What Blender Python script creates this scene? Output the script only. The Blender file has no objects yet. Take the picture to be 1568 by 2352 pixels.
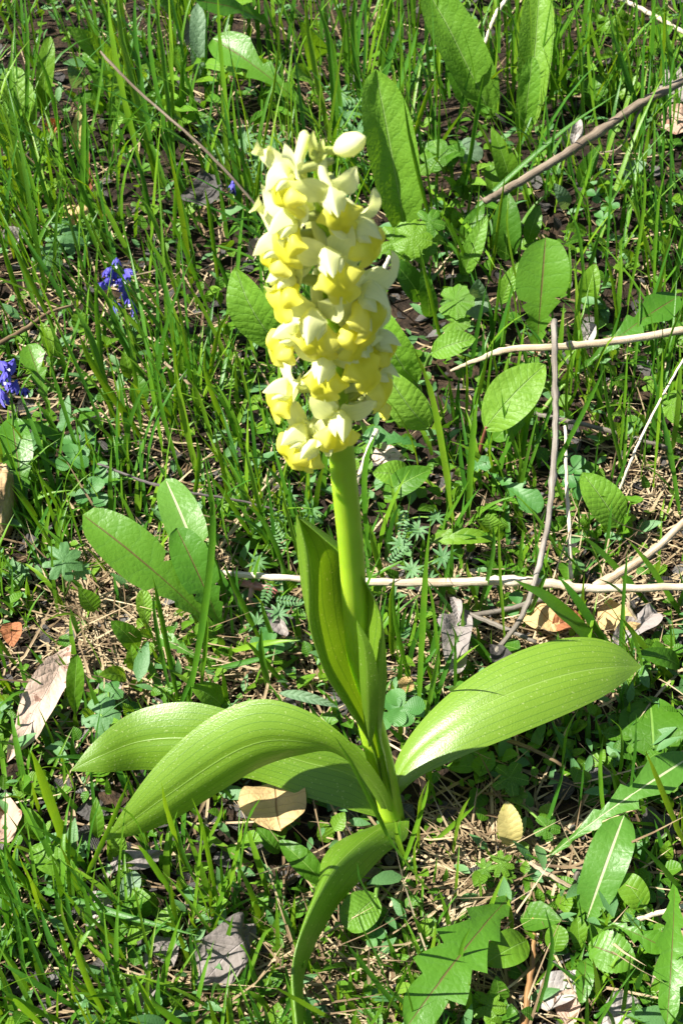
import bpy, math, random
import numpy as np
from mathutils import Vector, Matrix, noise
random.seed(7); rng = np.random.default_rng(11)
R = math.radians
# ---------------------------------------------------------------- camera, sky, sun, exposure
sc = bpy.context.scene
COL = sc.collection
CM = 0.01
CAM_H, PITCH, HALF = 48.0, R(48), math.tan(R(18))      # cm, pitch below the horizon, tan of half the vertical angle
cam = bpy.data.cameras.new('camera'); cam.sensor_fit = 'VERTICAL'; cam.sensor_height = 24
cam.lens = 12 / HALF; cam.clip_start = 0.01; cam.clip_end = 500
cam.dof.use_dof = True; cam.dof.focus_distance = 0.56; cam.dof.aperture_fstop = 32
camo = bpy.data.objects.new('camera', cam); COL.objects.link(camo)
camo.location = (0, 0, CAM_H * CM); camo.rotation_euler = (math.pi / 2 - PITCH, 0, 0)
sc.camera = camo
SUN_EL, SUN_AZ = R(52), R(186)      # azimuth of the sun seen from above, counter-clockwise from +X (180 = from the left)
w = bpy.data.worlds.new('World'); sc.world = w; w.use_nodes = True
nt = w.node_tree; bg = nt.nodes['Background']; sky = nt.nodes.new('ShaderNodeTexSky')
sky.sky_type = 'NISHITA'; sky.sun_disc = False; sky.sun_elevation = SUN_EL; sky.sun_rotation = math.pi / 2 - SUN_AZ
nt.links.new(sky.outputs[0], bg.inputs[0]); bg.inputs[1].default_value = 0.05
sl = bpy.data.lights.new('sun', 'SUN'); sl.energy = 5.0; sl.angle = R(0.5); sl.color = (1, .955, .88)
slo = bpy.data.objects.new('sun', sl); COL.objects.link(slo); slo.location = (-2, -.3, 3)
sd = Vector((math.cos(SUN_AZ) * math.cos(SUN_EL), math.sin(SUN_AZ) * math.cos(SUN_EL), math.sin(SUN_EL)))
slo.rotation_euler = sd.to_track_quat('Z', 'Y').to_euler()
sc.view_settings.view_transform = 'Standard'; sc.view_settings.look = 'None'
sc.view_settings.exposure = 1.5; sc.view_settings.gamma = 1; sc.view_settings.use_curve_mapping = False
sc.cycles.max_bounces = 6; sc.cycles.transmission_bounces = 6; sc.cycles.diffuse_bounces = 3

# ---------------------------------------------------------------- pixel helpers (picture taken as 1568 x 2352), all lengths in cm
FW = Vector((0, math.cos(PITCH), -math.sin(PITCH))); UPV = Vector((0, math.sin(PITCH), math.cos(PITCH)))
CAMP = Vector((0, 0, CAM_H))
def ray(dx, dy): return FW + Vector((1, 0, 0)) * ((dx - 784) / 1176 * HALF) - UPV * ((dy - 1176) / 1176 * HALF)
def P(dx, dy, z=0.0):
    d = ray(dx, dy); return CAMP + d * ((z - CAM_H) / d.z)
def PY(dx, dy, y):
    d = ray(dx, dy); return CAMP + d * (y / d.y)
def cmpx(p): return 2 * HALF * (Vector(p) - CAMP).dot(FW) / 2352
def spline(pts, n):
    pts = [Vector(p) for p in pts]
    if len(pts) == 2: return [pts[0].lerp(pts[1], i / (n - 1)) for i in range(n)]
    ex = [pts[0] * 2 - pts[1]] + pts + [pts[-1] * 2 - pts[-2]]
    out = []; m = len(pts) - 1
    for i in range(n):
        t = i / (n - 1) * m; k = min(int(t), m - 1); f = t - k
        a, b, c, d = ex[k:k + 4]
        out.append(.5 * ((2 * b) + (c - a) * f + (2 * a - 5 * b + 4 * c - d) * f * f + (3 * b - a - 3 * c + d) * f ** 3))
    return out
def lerp_tab(tab, t):
    n = len(tab) - 1; k = min(int(t * n), n - 1); f = t * n - k
    return tab[k] * (1 - f) + tab[k + 1] * f

# ---------------------------------------------------------------- materials
class NT:
    def __init__(s, name):
        s.m = bpy.data.materials.new(name); s.m.use_nodes = True; s.t = s.m.node_tree; s.t.nodes.clear()
        s.out = s.t.nodes.new('ShaderNodeOutputMaterial')
    def n(s, typ, **kw):
        nd = s.t.nodes.new(typ)
        for k, v in kw.items(): setattr(nd, k, v)
        return nd
    def put(s, sock, v):
        if hasattr(v, 'is_output') or isinstance(v, bpy.types.NodeSocket): s.t.links.new(v, sock)
        elif isinstance(v, (tuple, list)) and len(v) == 3 and sock.type == 'RGBA': sock.default_value = (*v, 1)
        else: sock.default_value = v
    def math(s, op, a, b=0.0, c=0.0):
        nd = s.n('ShaderNodeMath', operation=op)
        for i, v in enumerate((a, b, c)): s.put(nd.inputs[i], v)
        return nd.outputs[0]
    def mix(s, f, a, b, blend='MIX'):
        nd = s.n('ShaderNodeMix', data_type='RGBA', blend_type=blend)
        s.put(nd.inputs[0], f); s.put(nd.inputs[6], a); s.put(nd.inputs[7], b); return nd.outputs[2]
    def ramp(s, f, stops):
        nd = s.n('ShaderNodeValToRGB'); e = nd.color_ramp.elements
        while len(e) > 1: e.remove(e[0])
        e[0].position = stops[0][0]; e[0].color = (*stops[0][1], 1)
        for p, c in stops[1:]:
            q = e.new(p); q.color = (*c, 1)
        s.put(nd.inputs[0], f); return nd.outputs[0]
    def noise(s, scale, detail=3, vec=None, rough=.55):
        nd = s.n('ShaderNodeTexNoise'); nd.inputs['Scale'].default_value = scale; nd.inputs['Detail'].default_value = detail
        nd.inputs['Roughness'].default_value = rough
        if vec is not None: s.put(nd.inputs['Vector'], vec)
        else: s.put(nd.inputs['Vector'], s.obj())
        return nd.outputs[0]
    def obj(s): return s.n('ShaderNodeTexCoord').outputs['Object']
    def uv(s):
        sp = s.n('ShaderNodeSeparateXYZ'); s.put(sp.inputs[0], s.n('ShaderNodeTexCoord').outputs['UV']); return sp.outputs[0], sp.outputs[1]
    def rnd(s):
        a = s.n('ShaderNodeAttribute', attribute_name='rnd').outputs['Fac']; b = s.n('ShaderNodeObjectInfo').outputs['Random']
        return s.math('FRACT', s.math('ADD', a, b))
    def bump(s, h, strength=.3, dist=.0005):
        nd = s.n('ShaderNodeBump'); nd.inputs['Strength'].default_value = strength; nd.inputs['Distance'].default_value = dist
        s.put(nd.inputs['Height'], h); return nd.outputs[0]
    def surf(s, col, rough=.5, spec=.4, nrm=None, tcol=None, tf=0.0, sss=0.0):
        b = s.n('ShaderNodeBsdfPrincipled'); s.put(b.inputs['Base Color'], col); s.put(b.inputs['Roughness'], rough)
        b.inputs['Specular IOR Level'].default_value = spec
        if nrm is not None: s.put(b.inputs['Normal'], nrm)
        o = b.outputs[0]
        if tcol is not None:
            t = s.n('ShaderNodeBsdfTranslucent'); s.put(t.inputs[0], tcol)
            if nrm is not None: s.put(t.inputs['Normal'], nrm)
            mx = s.n('ShaderNodeMixShader'); mx.inputs[0].default_value = tf
            s.put(mx.inputs[1], o); s.put(mx.inputs[2], t.outputs[0]); o = mx.outputs[0]
        s.put(s.out.inputs[0], o); return s.m

def leaf_mat(name, stops, tf=.38, rough=.42, spec=.45, vein='pinnate', nv=9, slant=1.1, vcol=None, rib=None, ribw=.05, bump=.5, tgain=(2.0, 1.7, .7), spots=None, vmix=.4, lw=6.0, specks=False):
    s = NT(name); u, v = s.uv()
    a = s.math('MULTIPLY', s.math('ABSOLUTE', s.math('SUBTRACT', u, .5)), 2.0)
    f = s.math('ADD', s.math('MULTIPLY', s.rnd(), .6), s.math('MULTIPLY', s.noise(90, 3), .4))
    col = s.ramp(f, stops)
    fine = s.noise(1500, 2)
    if vein == 'parallel':
        q = s.math('MULTIPLY', s.math('ABSOLUTE', s.math('SUBTRACT', s.math('FRACT', s.math('MULTIPLY', u, nv)), .5)), 2.0)
        line = s.math('MINIMUM', s.math('MULTIPLY', q, lw), 1.0)
        h = s.math('ADD', s.math('MULTIPLY', line, .10), s.math('ADD', s.math('MULTIPLY', fine, .55), s.math('MULTIPLY', s.noise(150, 2), .35)))
    elif vein == 'pinnate':
        nz = s.math('MULTIPLY', s.noise(130, 3), 1.1)
        q = s.math('MULTIPLY', s.math('ABSOLUTE', s.math('SUBTRACT', s.math('FRACT', s.math('ADD', s.math('SUBTRACT', s.math('MULTIPLY', v, nv), s.math('MULTIPLY', a, slant)), nz)), .5)), 2.0)
        line = s.math('MINIMUM', s.math('MULTIPLY', q, 6.0), 1.0)
        vo = s.n('ShaderNodeTexVoronoi', feature='DISTANCE_TO_EDGE'); vo.inputs['Scale'].default_value = 420; s.put(vo.inputs['Vector'], s.obj())
        h = s.math('ADD', s.math('MULTIPLY', s.math('POWER', q, .5), .38), s.math('ADD', s.math('MULTIPLY', vo.outputs['Distance'], .7), s.math('MULTIPLY', fine, .25)))
    else:
        line = None; h = s.math('ADD', fine, s.noise(350, 2))
    if line is not None and vcol is not None:
        col = s.mix(s.math('MULTIPLY', s.math('SUBTRACT', 1.0, line), vmix), col, vcol)
    if rib is not None:
        rb = s.math('MINIMUM', s.math('MAXIMUM', s.math('MULTIPLY', s.math('SUBTRACT', ribw, a), 1 / (ribw * .5)), 0.0), 1.0)
        col = s.mix(rb, col, rib)
        h = s.math('SUBTRACT', h, s.math('MULTIPLY', rb, 1.2))
    if specks:
        col = s.mix(s.math('MULTIPLY', s.math('GREATER_THAN', s.noise(1100, 1), .70), .45), col, (.45, .52, .22)); col = s.mix(s.math('MULTIPLY', s.math('GREATER_THAN', s.noise(230, 5, rough=.7), .70), .5), col, (.16, .20, .05))
    if spots is not None:
        m = s.math('GREATER_THAN', s.noise(130, 4), .62); col = s.mix(s.math('MULTIPLY', m, .7), col, spots)
    g = s.n('ShaderNodeMix', data_type='RGBA', blend_type='MULTIPLY'); g.inputs[0].default_value = 1
    s.put(g.inputs[6], col); g.inputs[7].default_value = (*tgain, 1)
    return s.surf(col, rough, spec, s.bump(h, bump, .0006), g.outputs[2], tf)

GREEN = [(0, (.026, .095, .007)), (.4, (.060, .165, .009)), (.75, (.11, .23, .012)), (1, (.17, .285, .02))]
M = {}
M['orchid_leaf'] = leaf_mat('orchid_leaf', [(0, (.11, .235, .012)), (1, (.18, .31, .024))], tf=.36, rough=.38, spec=.75, vein='parallel', nv=11, vcol=(.04, .12, .015), rib=(.22, .36, .06), ribw=.025, bump=.36, tgain=(1.6, 1.4, .4), lw=6.5, vmix=.62, specks=True)
M['orchid_stem'] = leaf_mat('orchid_stem', [(0, (.22, .36, .014)), (1, (.29, .42, .02))], tf=.38, rough=.35, spec=.45, vein='parallel', nv=30, vcol=(.12, .25, .02), bump=.12, tgain=(1.5, 1.3, .5))
M['grass'] = leaf_mat('grass_blade', [(0, (.022, .095, .012)), (.3, (.046, .155, .012)), (.6, (.095, .225, .011)), (.85, (.165, .285, .014)), (1, (.26, .33, .04))], tf=.33, rough=.40, spec=.35, vein='parallel', nv=5, vcol=(.05, .15, .02), bump=.25)
M['herb'] = leaf_mat('herb_leaf', GREEN, tf=.32, rough=.45, spec=.3, vein='pinnate', nv=7, vcol=(.11, .24, .03), rib=(.16, .30, .05), bump=.5, vmix=.22)
M['broad'] = leaf_mat('broad_rugose_leaf', [(0, (.085, .215, .016)), (.5, (.13, .275, .022)), (1, (.18, .315, .036))], tf=.36, rough=.48, spec=.3, vein='pinnate', nv=11, slant=1.6, vcol=(.05, .15, .02), rib=(.20, .33, .08), ribw=.045, bump=.8, vmix=.25)
M['dandelion'] = leaf_mat('dandelion_leaf', [(0, (.048, .16, .012)), (.5, (.08, .215, .015)), (1, (.12, .265, .02))], tf=.36, rough=.40, vein='pinnate', nv=8, slant=.5, vcol=(.09, .22, .03), rib=(.12, .10, .03), ribw=.045, bump=.45)
M['dandelion_pale'] = leaf_mat('dandelion_pale_leaf', [(0, (.07, .20, .02)), (1, (.12, .27, .035))], tf=.36, rough=.42, vein='pinnate', nv=8, slant=.5, vcol=(.1, .23, .03), rib=(.45, .50, .28), ribw=.08, bump=.45)
M['clover'] = leaf_mat('clover_leaf', [(0, (.040, .15, .030)), (1, (.075, .21, .035))], tf=.3, rough=.5, vein='pinnate', nv=12, slant=1.2, vcol=(.07, .2, .07), bump=.3)
M['feather'] = leaf_mat('feather_leaf', [(0, (.06, .17, .05)), (1, (.12, .25, .08))], tf=.3, rough=.55, vein=None, bump=.3)
M['hairy'] = leaf_mat('hairy_grey_leaf', [(0, (.09, .17, .08)), (1, (.16, .25, .14))], tf=.25, rough=.6, vein='pinnate', nv=9, vcol=(.2, .3, .18), bump=.8)
M['yellowed'] = leaf_mat('yellowed_leaf', [(0, (.36, .30, .09)), (1, (.52, .45, .17))], tf=.3, rough=.6, vein='pinnate', nv=8, vcol=(.35, .25, .08), bump=.5, spots=(.3, .3, .05), tgain=(1.2, 1.1, .8))
M['sepal'] = leaf_mat('cream_sepal', [(0, (.84, .86, .36)), (1, (.90, .90, .54))], tf=.36, rough=.5, spec=.3, vein='parallel', nv=6, vcol=(.62, .68, .30), bump=.1, tgain=(1.05, 1.08, .85))
M['lip'] = leaf_mat('yellow_lip', [(0, (.89, .86, .07)), (1, (.92, .89, .20))], tf=.42, rough=.5, spec=.3, vein=None, bump=.08, tgain=(1.05, 1.02, .8), rib=(.86, .82, .06), ribw=.5)
M['ovary'] = leaf_mat('pale_green_ovary', [(0, (.40, .50, .10)), (1, (.58, .62, .22))], tf=.3, rough=.5, spec=.3, vein=None, bump=.1, tgain=(1.2, 1.1, .8))
M['blue'] = leaf_mat('blue_petal', [(0, (.08, .07, .42)), (1, (.17, .15, .60))], tf=.3, rough=.5, spec=.3, vein='parallel', nv=5, vcol=(.03, .02, .3), bump=.1, tgain=(1.2, 1.1, 1.2))
M['white'] = leaf_mat('white_fringe', [(0, (.5, .5, .62)), (1, (.7, .7, .78))], tf=.3, rough=.5, vein=None, bump=.1, tgain=(1, 1, 1))

def flesh_mat(name, c1, c2, rad):
    s = NT(name); u, v = s.uv()
    col = s.ramp(s.noise(60, 3), [(.3, c1), (.7, c2)])
    b = s.n('ShaderNodeBsdfPrincipled'); s.put(b.inputs['Base Color'], col); b.inputs['Roughness'].default_value = .38; b.inputs['Specular IOR Level'].default_value = .4
    b.inputs['Subsurface Weight'].default_value = 1; b.inputs['Subsurface Radius'].default_value = rad; b.inputs['Subsurface Scale'].default_value = .006
    cx = s.n('ShaderNodeCombineXYZ'); s.put(cx.inputs[0], s.math('MULTIPLY', u, 40)); s.put(cx.inputs[1], s.math('MULTIPLY', v, 2))
    s.put(b.inputs['Normal'], s.bump(s.noise(1, 3, cx.outputs[0]), .15, .0004)); s.put(s.out.inputs[0], b.outputs[0]); return s.m
M['orchid_stem'] = flesh_mat('orchid_stem_flesh', (.26, .42, .02), (.34, .50, .03), (.8, 1, .12))
def dead_mat(name, stops, tf=.12, rough=.7, nv=8, vcol=(.1, .07, .05), spots=None, bump=.9):
    return leaf_mat(name, stops, tf=tf, rough=rough, spec=.2, vein='pinnate', nv=nv, slant=1.3, vcol=vcol, rib=vcol, ribw=.03, bump=bump, tgain=(1.4, 1.1, .7), spots=spots)
M['dead_grey'] = dead_mat('grey_dead_leaf', [(0, (.12, .10, .085)), (.5, (.25, .22, .20)), (1, (.40, .37, .345))], vcol=(.30, .26, .24))
M['dead_tan'] = dead_mat('tan_dead_leaf', [(0, (.38, .25, .10)), (1, (.58, .42, .20))], vcol=(.28, .17, .07), tf=.2)
M['dead_brown'] = dead_mat('brown_dead_leaf', [(0, (.20, .09, .055)), (.4, (.42, .29, .215)), (1, (.66, .56, .47))], vcol=(.5, .4, .32), spots=(.17, .065, .04))
M['dead_dark'] = dead_mat('dark_dead_leaf', [(0, (.028, .025, .024)), (.6, (.07, .065, .06)), (1, (.2, .19, .18))], vcol=(.13, .12, .11))
M['dead_red'] = dead_mat('rusty_dead_leaf', [(0, (.16, .05, .02)), (1, (.38, .16, .07))], vcol=(.1, .03, .02), tf=.2)

def fibre_mat(name, stops, scale=(60, 60, 4), rough=.7, tf=0, bump=.5):
    s = NT(name); u, v = s.uv()
    cx = s.n('ShaderNodeCombineXYZ'); s.put(cx.inputs[0], s.math('MULTIPLY', u, scale[0])); s.put(cx.inputs[1], s.math('MULTIPLY', v, scale[2])); s.put(cx.inputs[2], s.math('MULTIPLY', s.rnd(), 37))
    nz = s.noise(1, 5, cx.outputs[0]); patch = s.noise(60, 3)
    f = s.math('ADD', s.math('MULTIPLY', nz, .5), s.math('ADD', s.math('MULTIPLY', s.rnd(), .3), s.math('MULTIPLY', s.math('SUBTRACT', patch, .3), .5)))
    col = s.ramp(f, stops)
    return s.surf(col, rough, .25, s.bump(s.math('ADD', nz, s.math('MULTIPLY', s.noise(500, 3), .5)), bump, .0005), col if tf else None, tf)
M['straw'] = fibre_mat('dry_straw', [(.25, (.05, .03, .015)), (.42, (.17, .115, .06)), (.6, (.40, .31, .18)), (.85, (.62, .53, .37))], scale=(6, 1, 1.5), tf=.15, bump=.2)
M['pale_stalk'] = fibre_mat('pale_stalk', [(.25, (.16, .10, .055)), (.42, (.40, .31, .20)), (.58, (.60, .52, .39)), (.78, (.72, .66, .54))], scale=(12, 1, 3), bump=.7)
M['bark_brown'] = fibre_mat('brown_bark', [(.25, (.035, .026, .018)), (.5, (.12, .088, .058)), (.75, (.26, .21, .15))], scale=(14, 1, 3), bump=.8)
M['bark_grey'] = fibre_mat('grey_bark', [(.25, (.055, .045, .034)), (.5, (.17, .148, .118)), (.75, (.35, .32, .275))], scale=(12, 1, 4), bump=.8)
M['bark_dark'] = fibre_mat('dark_bark', [(.25, (.04, .035, .03)), (.5, (.09, .075, .07)), (.75, (.2, .18, .165))], scale=(8, 1, 12), bump=.8)
M['bark_red'] = fibre_mat('red_bark', [(.25, (.15, .03, .025)), (.5, (.33, .09, .07)), (.75, (.52, .38, .32))], scale=(6, 1, 4), bump=.6)
M['red_stalk'] = fibre_mat('red_petiole', [(.2, (.13, .045, .03)), (.8, (.24, .10, .05))], scale=(4, 1, 3), rough=.45, bump=.2)
M['tan_stalk'] = fibre_mat('tan_petiole', [(.2, (.16, .075, .03)), (.5, (.28, .16, .06)), (.8, (.36, .27, .11))], scale=(4, 1, 5), rough=.5, bump=.4)
M['green_stalk'] = fibre_mat('green_petiole', [(.2, (.07, .16, .025)), (.8, (.15, .26, .04))], scale=(4, 1, 3), rough=.45, bump=.2)
def soil_mat():
    s = NT('soil'); a = s.noise(45, 6, rough=.7); b = s.noise(400, 4)
    col = s.ramp(s.math('ADD', s.math('MULTIPLY', a, .6), s.math('MULTIPLY', b, .4)), [(.3, (.008, .006, .004)), (.5, (.022, .015, .010)), (.62, (.055, .035, .02)), (.75, (.12, .08, .045))])
    return s.surf(col, .9, .15, s.bump(s.math('ADD', a, b), .9, .003))
M['soil'] = soil_mat()
def stone_mat():
    s = NT('tan_stone'); a = s.noise(70, 6, rough=.65)
    col = s.ramp(a, [(.3, (.14, .085, .04)), (.5, (.36, .24, .12)), (.7, (.55, .42, .25))])
    return s.surf(col, .85, .2, s.bump(s.noise(250, 5), .8, .001))
M['stone'] = stone_mat()
def dew_mat():
    s = NT('dew'); b = s.n('ShaderNodeBsdfPrincipled'); b.inputs['Base Color'].default_value = (1, 1, 1, 1)
    b.inputs['Transmission Weight'].default_value = 1; b.inputs['Roughness'].default_value = .02; b.inputs['IOR'].default_value = 1.33
    s.put(s.out.inputs[0], b.outputs[0]); return s.m
M['dew'] = dew_mat()

# ---------------------------------------------------------------- object helpers
ORG = {}
def props(o, label=None, cat=None, group=None, kind=None):
    if label: o['label'] = label
    if cat: o['category'] = cat
    if group: o['group'] = group
    if kind: o['kind'] = kind
def thing(name, loc, label, cat, group=None):
    o = bpy.data.objects.new(name, None); COL.objects.link(o); o.empty_display_size = .01
    o.location = Vector(loc) * CM; ORG[o.name] = Vector(loc); props(o, label, cat, group); return o
def mesh(name, V, F, UV=None, mat=None, parent=None, smooth=True, rnd=None, origin=None):
    """V in cm, world; UV per vertex"""
    org = ORG[parent.name] if parent else Vector(origin or (0, 0, 0))
    me = bpy.data.meshes.new(name)
    me.from_pydata([((v[0] - org[0]) * CM, (v[1] - org[1]) * CM, (v[2] - org[2]) * CM) for v in V], [], F)
    if UV is not None:
        l = me.uv_layers.new(name='UVMap'); idx = np.empty(len(me.loops), np.int32); me.loops.foreach_get('vertex_index', idx)
        l.data.foreach_set('uv', np.asarray(UV, np.float32)[idx].ravel())
    if smooth: me.polygons.foreach_set('use_smooth', np.ones(len(me.polygons), bool))
    if mat: me.materials.append(M[mat])
    o = bpy.data.objects.new(name, me); COL.objects.link(o)
    ORG[o.name] = org
    if parent: o.parent = parent
    else: o.location = org * CM
    return o
def grid_faces(nr, nc, off=0, wrap=False):
    F = []
    for i in range(nr - 1):
        for j in range(nc if wrap else nc - 1):
            a = off + i * nc + j; b = off + i * nc + (j + 1) % nc
            F.append((a, b, b + nc, a + nc))
    return F
def tube(pts, rad, n=12, k=8, jit=0, cap=True, seed=0, knots=()):
    c = spline(pts, n); V, UV = [], []; rr = random.Random(seed)
    S = None; L = sum((c[i + 1] - c[i]).length for i in range(n - 1))
    for i in range(n):
        T = (c[min(i + 1, n - 1)] - c[max(i - 1, 0)]).normalized()
        if S is None: S = T.cross(Vector((.3, .2, 1))).normalized()
        S = (S - T * S.dot(T)).normalized(); B = T.cross(S)
        t = i / (n - 1); r = lerp_tab(rad, t) if isinstance(rad, (list, tuple)) else rad
        for kn in knots: r *= 1 + .45 * math.exp(-((t - kn) / .012) ** 2)
        o = Vector((rr.uniform(-1, 1), rr.uniform(-1, 1), rr.uniform(-1, 1))) * jit
        for j in range(k):
            a = 2 * math.pi * j / k; q = r * (1 + (rr.uniform(-.14, .14) if jit else 0))
            V.append(c[i] + o + (S * math.cos(a) + B * math.sin(a)) * q); UV.append((j / k, t * max(L / 6, .3)))
    F = grid_faces(n, k, 0, True)
    if cap:
        F.append(tuple(range(k - 1, -1, -1))); F.append(tuple(range((n - 1) * k, n * k)))
    return V, F, UV

# outlines: half width (0..1) at t along the leaf
def o_oval(t): return math.sin(math.pi * min(1, t ** .85 * 1.0)) ** .72 if 0 < t < 1 else 0
def o_lance(t): return (math.sin(math.pi * t ** .8)) ** .9 if 0 < t < 1 else 0
def o_spoon(t): return .16 + .84 * max(0, math.sin(math.pi * max(0, (t - .15) / .85) ** 1.5)) ** .7 if t < 1 else 0
def o_round(t): return math.sqrt(max(0, 1 - (2 * t - 1) ** 2))
def o_heart(t): return math.sin(math.pi * t ** 1.35) ** .6 * (1 - .0 * t) if 0 < t < 1 else 0
def o_tall(t): return min(1, (t / .25) ** .5 * .75 + .25 if t < .25 else 1) * (max(0, 1 - ((t - .55) / .45) ** 2.4) ** .6 if t > .55 else 1) * (.75 + .25 * min(1, t / .5)) if t < 1 else 0
def o_dand(t):
    if t >= 1: return 0
    env = .14 + .86 * min(1, max(0, (t - .08) / .6)) ** 1.2
    env *= max(0, 1 - max(0, (t - .72) / .28) ** 2) ** .5
    if t < .74:
        f = (t * 5.2) % 1.0; env *= .42 + .58 * (f ** 1.3)
    return env
def o_blunt(t):
    if t >= 1: return 0
    env = .18 + .82 * min(1, max(0, (t - .05) / .5)); env *= max(0, 1 - max(0, (t - .6) / .4) ** 2.2) ** .5
    if t < .45: env *= .6 + .4 * ((t * 7) % 1)
    return env
def o_jag(t):
    if t >= 1: return 0
    env = .16 + .84 * min(1, max(0, (t - .05) / .55)) ** .9; env *= max(0, 1 - max(0, (t - .62) / .38) ** 1.5) ** .8
    f = (t * 5.6) % 1.0; return env * ((.50 + .50 * f ** 1.2) if t < .9 else 1)
def o_tooth(t): return o_oval(t) * (.9 + .1 * ((t * 13) % 1))
OUT = dict(jag=o_jag, oval=o_oval, lance=o_lance, spoon=o_spoon, round=o_round, tall=o_tall, dand=o_dand, blunt=o_blunt, tooth=o_tooth, heart=o_heart)

def sheet(mid, N, width, outline='oval', cup=.2, nr=22, nc=9, wave=.0, rug=0., roll=0., seed=0, tcurl=0., crumple=0., twist=0.):
    """leaf blade: midrib points (cm), facing hint N, greatest half width"""
    c = spline(mid, nr); rr = random.Random(seed); ph = rr.uniform(0, 9); V, UV = [], []
    f = OUT[outline]
    for i in range(nr):
        t = i / (nr - 1)
        T = (c[min(i + 1, nr - 1)] - c[max(i - 1, 0)]).normalized()
        S = T.cross(N); S = S.normalized() if S.length > 1e-6 else Vector((1, 0, 0))
        if roll or twist: S = Matrix.Rotation(roll + twist * (t - .5), 3, T) @ S
        Nn = S.cross(T)
        for j in range(nc):
            u = -1 + 2 * j / (nc - 1)
            wl = f(min(1, max(0, t + (.02 * math.sin(ph) * (1 if u > 0 else -1))))) * width
            if i == nr - 1: wl = 0
            p = c[i] + S * (u * wl * math.cos(cup * .6)) + Nn * (abs(u) ** 1.25 * wl * math.sin(cup))
            if wave: p += Nn * (wave * width * math.sin(t * 11 + ph + (2 if u > 0 else 0)) * u * u)
            if rug: p += Nn * (rug * width * (noise.noise(Vector((u * 2.2 + ph, t * 7, seed))) + .5 * noise.noise(Vector((u * 5 + ph, t * 16, seed)))) * (1 - abs(u) ** 4))
            if crumple:
                q = p * .9 + Vector((ph * 7, 0, seed))
                p += Vector((noise.noise(q), noise.noise(q + Vector((9, 3, 1))), noise.noise(q + Vector((2, 8, 5))))) * crumple + Nn * (crumple * .5 * noise.noise(q * 2.7))
            V.append(p); UV.append((j / (nc - 1), t))
    return V, grid_faces(nr, nc), UV

# ---------------------------------------------------------------- ground
def ground_h(x, y):
    return .55 * noise.noise(Vector((x * .09, y * .09, 3))) + .3 * noise.noise(Vector((x * .35, y * .35, 8))) - .35
def make_ground():
    near = np.linspace(-70, 70, 141); far = np.array([75, 90, 120, 200, 400, 900, 2500, 8000, 20000])
    xs = np.concatenate([-far[::-1], near, far]); ys = xs + 65
    V = []; UV = []
    for y in ys:
        for x in xs:
            V.append((x, y, ground_h(x, y))); UV.append((x, y))
    o = mesh('ground', V, grid_faces(len(ys), len(xs)), UV, 'soil'); props(o, kind='structure')
make_ground()
BASE = P(903, 1882, 0.0)

# ---------------------------------------------------------------- the orchid
orchid = thing('orchid', BASE, 'tall orchid with a spike of pale yellow flowers and broad glossy green leaves', 'orchid')
YB = BASE.y
stem_px = [(903, 1885, 0), (872, 1745, .3), (840, 1610, .5), (818, 1440, .5), (806, 1260, .4), (788, 1080, .3), (768, 860, .2), (752, 620, 0), (738, 420, -.1), (728, 345, -.2)]
stem_pts = [PY(x, y, YB + o) for x, y, o in stem_px]
V, F, UV = tube(stem_pts, [.42, .44, .42, .38, .37, .36, .30, .24, .17, .10], 60, 16)
mesh('stem', V, F, UV, 'orchid_stem', orchid)
AX = spline(stem_pts, 200)

def edge_leaf(name, left, right, camber=.0, nr=44, nc=17, mat='orchid_leaf', wave=0, prof=None, label=None):
    """orchid leaf lofted between its two margins, each a list of (px, py, height cm)"""
    a = spline([P(*p) for p in left], nr); b = spline([P(*p) for p in right], nr); V, UV = [], []
    for i in range(nr):
        t = i / (nr - 1); d = b[i] - a[i]; m = (a[i] + b[i]) / 2
        T = ((a[min(i + 1, nr - 1)] + b[min(i + 1, nr - 1)]) - (a[max(i - 1, 0)] + b[max(i - 1, 0)])).normalized()
        Nn = d.cross(T)
        if Nn.length < 1e-5: Nn = Vector((0, 0, 1))
        Nn.normalize()
        if Nn.dot(CAMP - m) < 0: Nn = -Nn
        cb = (lerp_tab(camber, t) if isinstance(camber, (list, tuple)) else camber) * d.length
        for j in range(nc):
            u = j / (nc - 1); s = 4 * u * (1 - u)
            rib = -.022 * d.length * math.exp(-((u - .5) / .07) ** 2)
            V.append(a[i].lerp(b[i], u) + Nn * (cb * s + rib * (1 if cb >= -.15 * d.length else 0) + wave * math.sin(9 * t + 5 * u))); UV.append((u, t))
    o = mesh(name, V, grid_faces(nr, nc), UV, mat, orchid)
    if label: o['label'] = label
    return o
# right leaf
edge_leaf('leaf', [(893, 1868, .4), (905, 1760, 1.3), (960, 1665, 2.1), (1060, 1570, 2.9), (1180, 1500, 3.4), (1310, 1464, 3.5), (1410, 1478, 3.1), (1472, 1530, 2.4)],
          [(905, 1885, .4), (908, 1842, 1.0), (955, 1790, 1.7), (1060, 1738, 2.3), (1180, 1690, 2.6), (1300, 1640, 2.7), (1400, 1590, 2.6), (1473, 1532, 2.4)], camber=[.0, .02, .06, .09, .10, .09, .07, .0])
# arching leaf towards the front left
edge_leaf('leaf', [(905, 1885, .3), (880, 1800, 3.2), (800, 1700, 5.4), (700, 1630, 6.2), (590, 1606, 6.2), (480, 1650, 5.4), (370, 1745, 4.3), (290, 1850, 3.0), (244, 1928, 1.9)],
          [(890, 1886, .2), (850, 1815, 2.2), (780, 1726, 3.6), (700, 1732, 3.9), (600, 1762, 3.6), (490, 1828, 2.7), (390, 1888, 2.1), (310, 1918, 1.9), (243, 1930, 1.9)], camber=[0, .05, .16, .2, .2, .18, .15, .1, 0])
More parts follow.
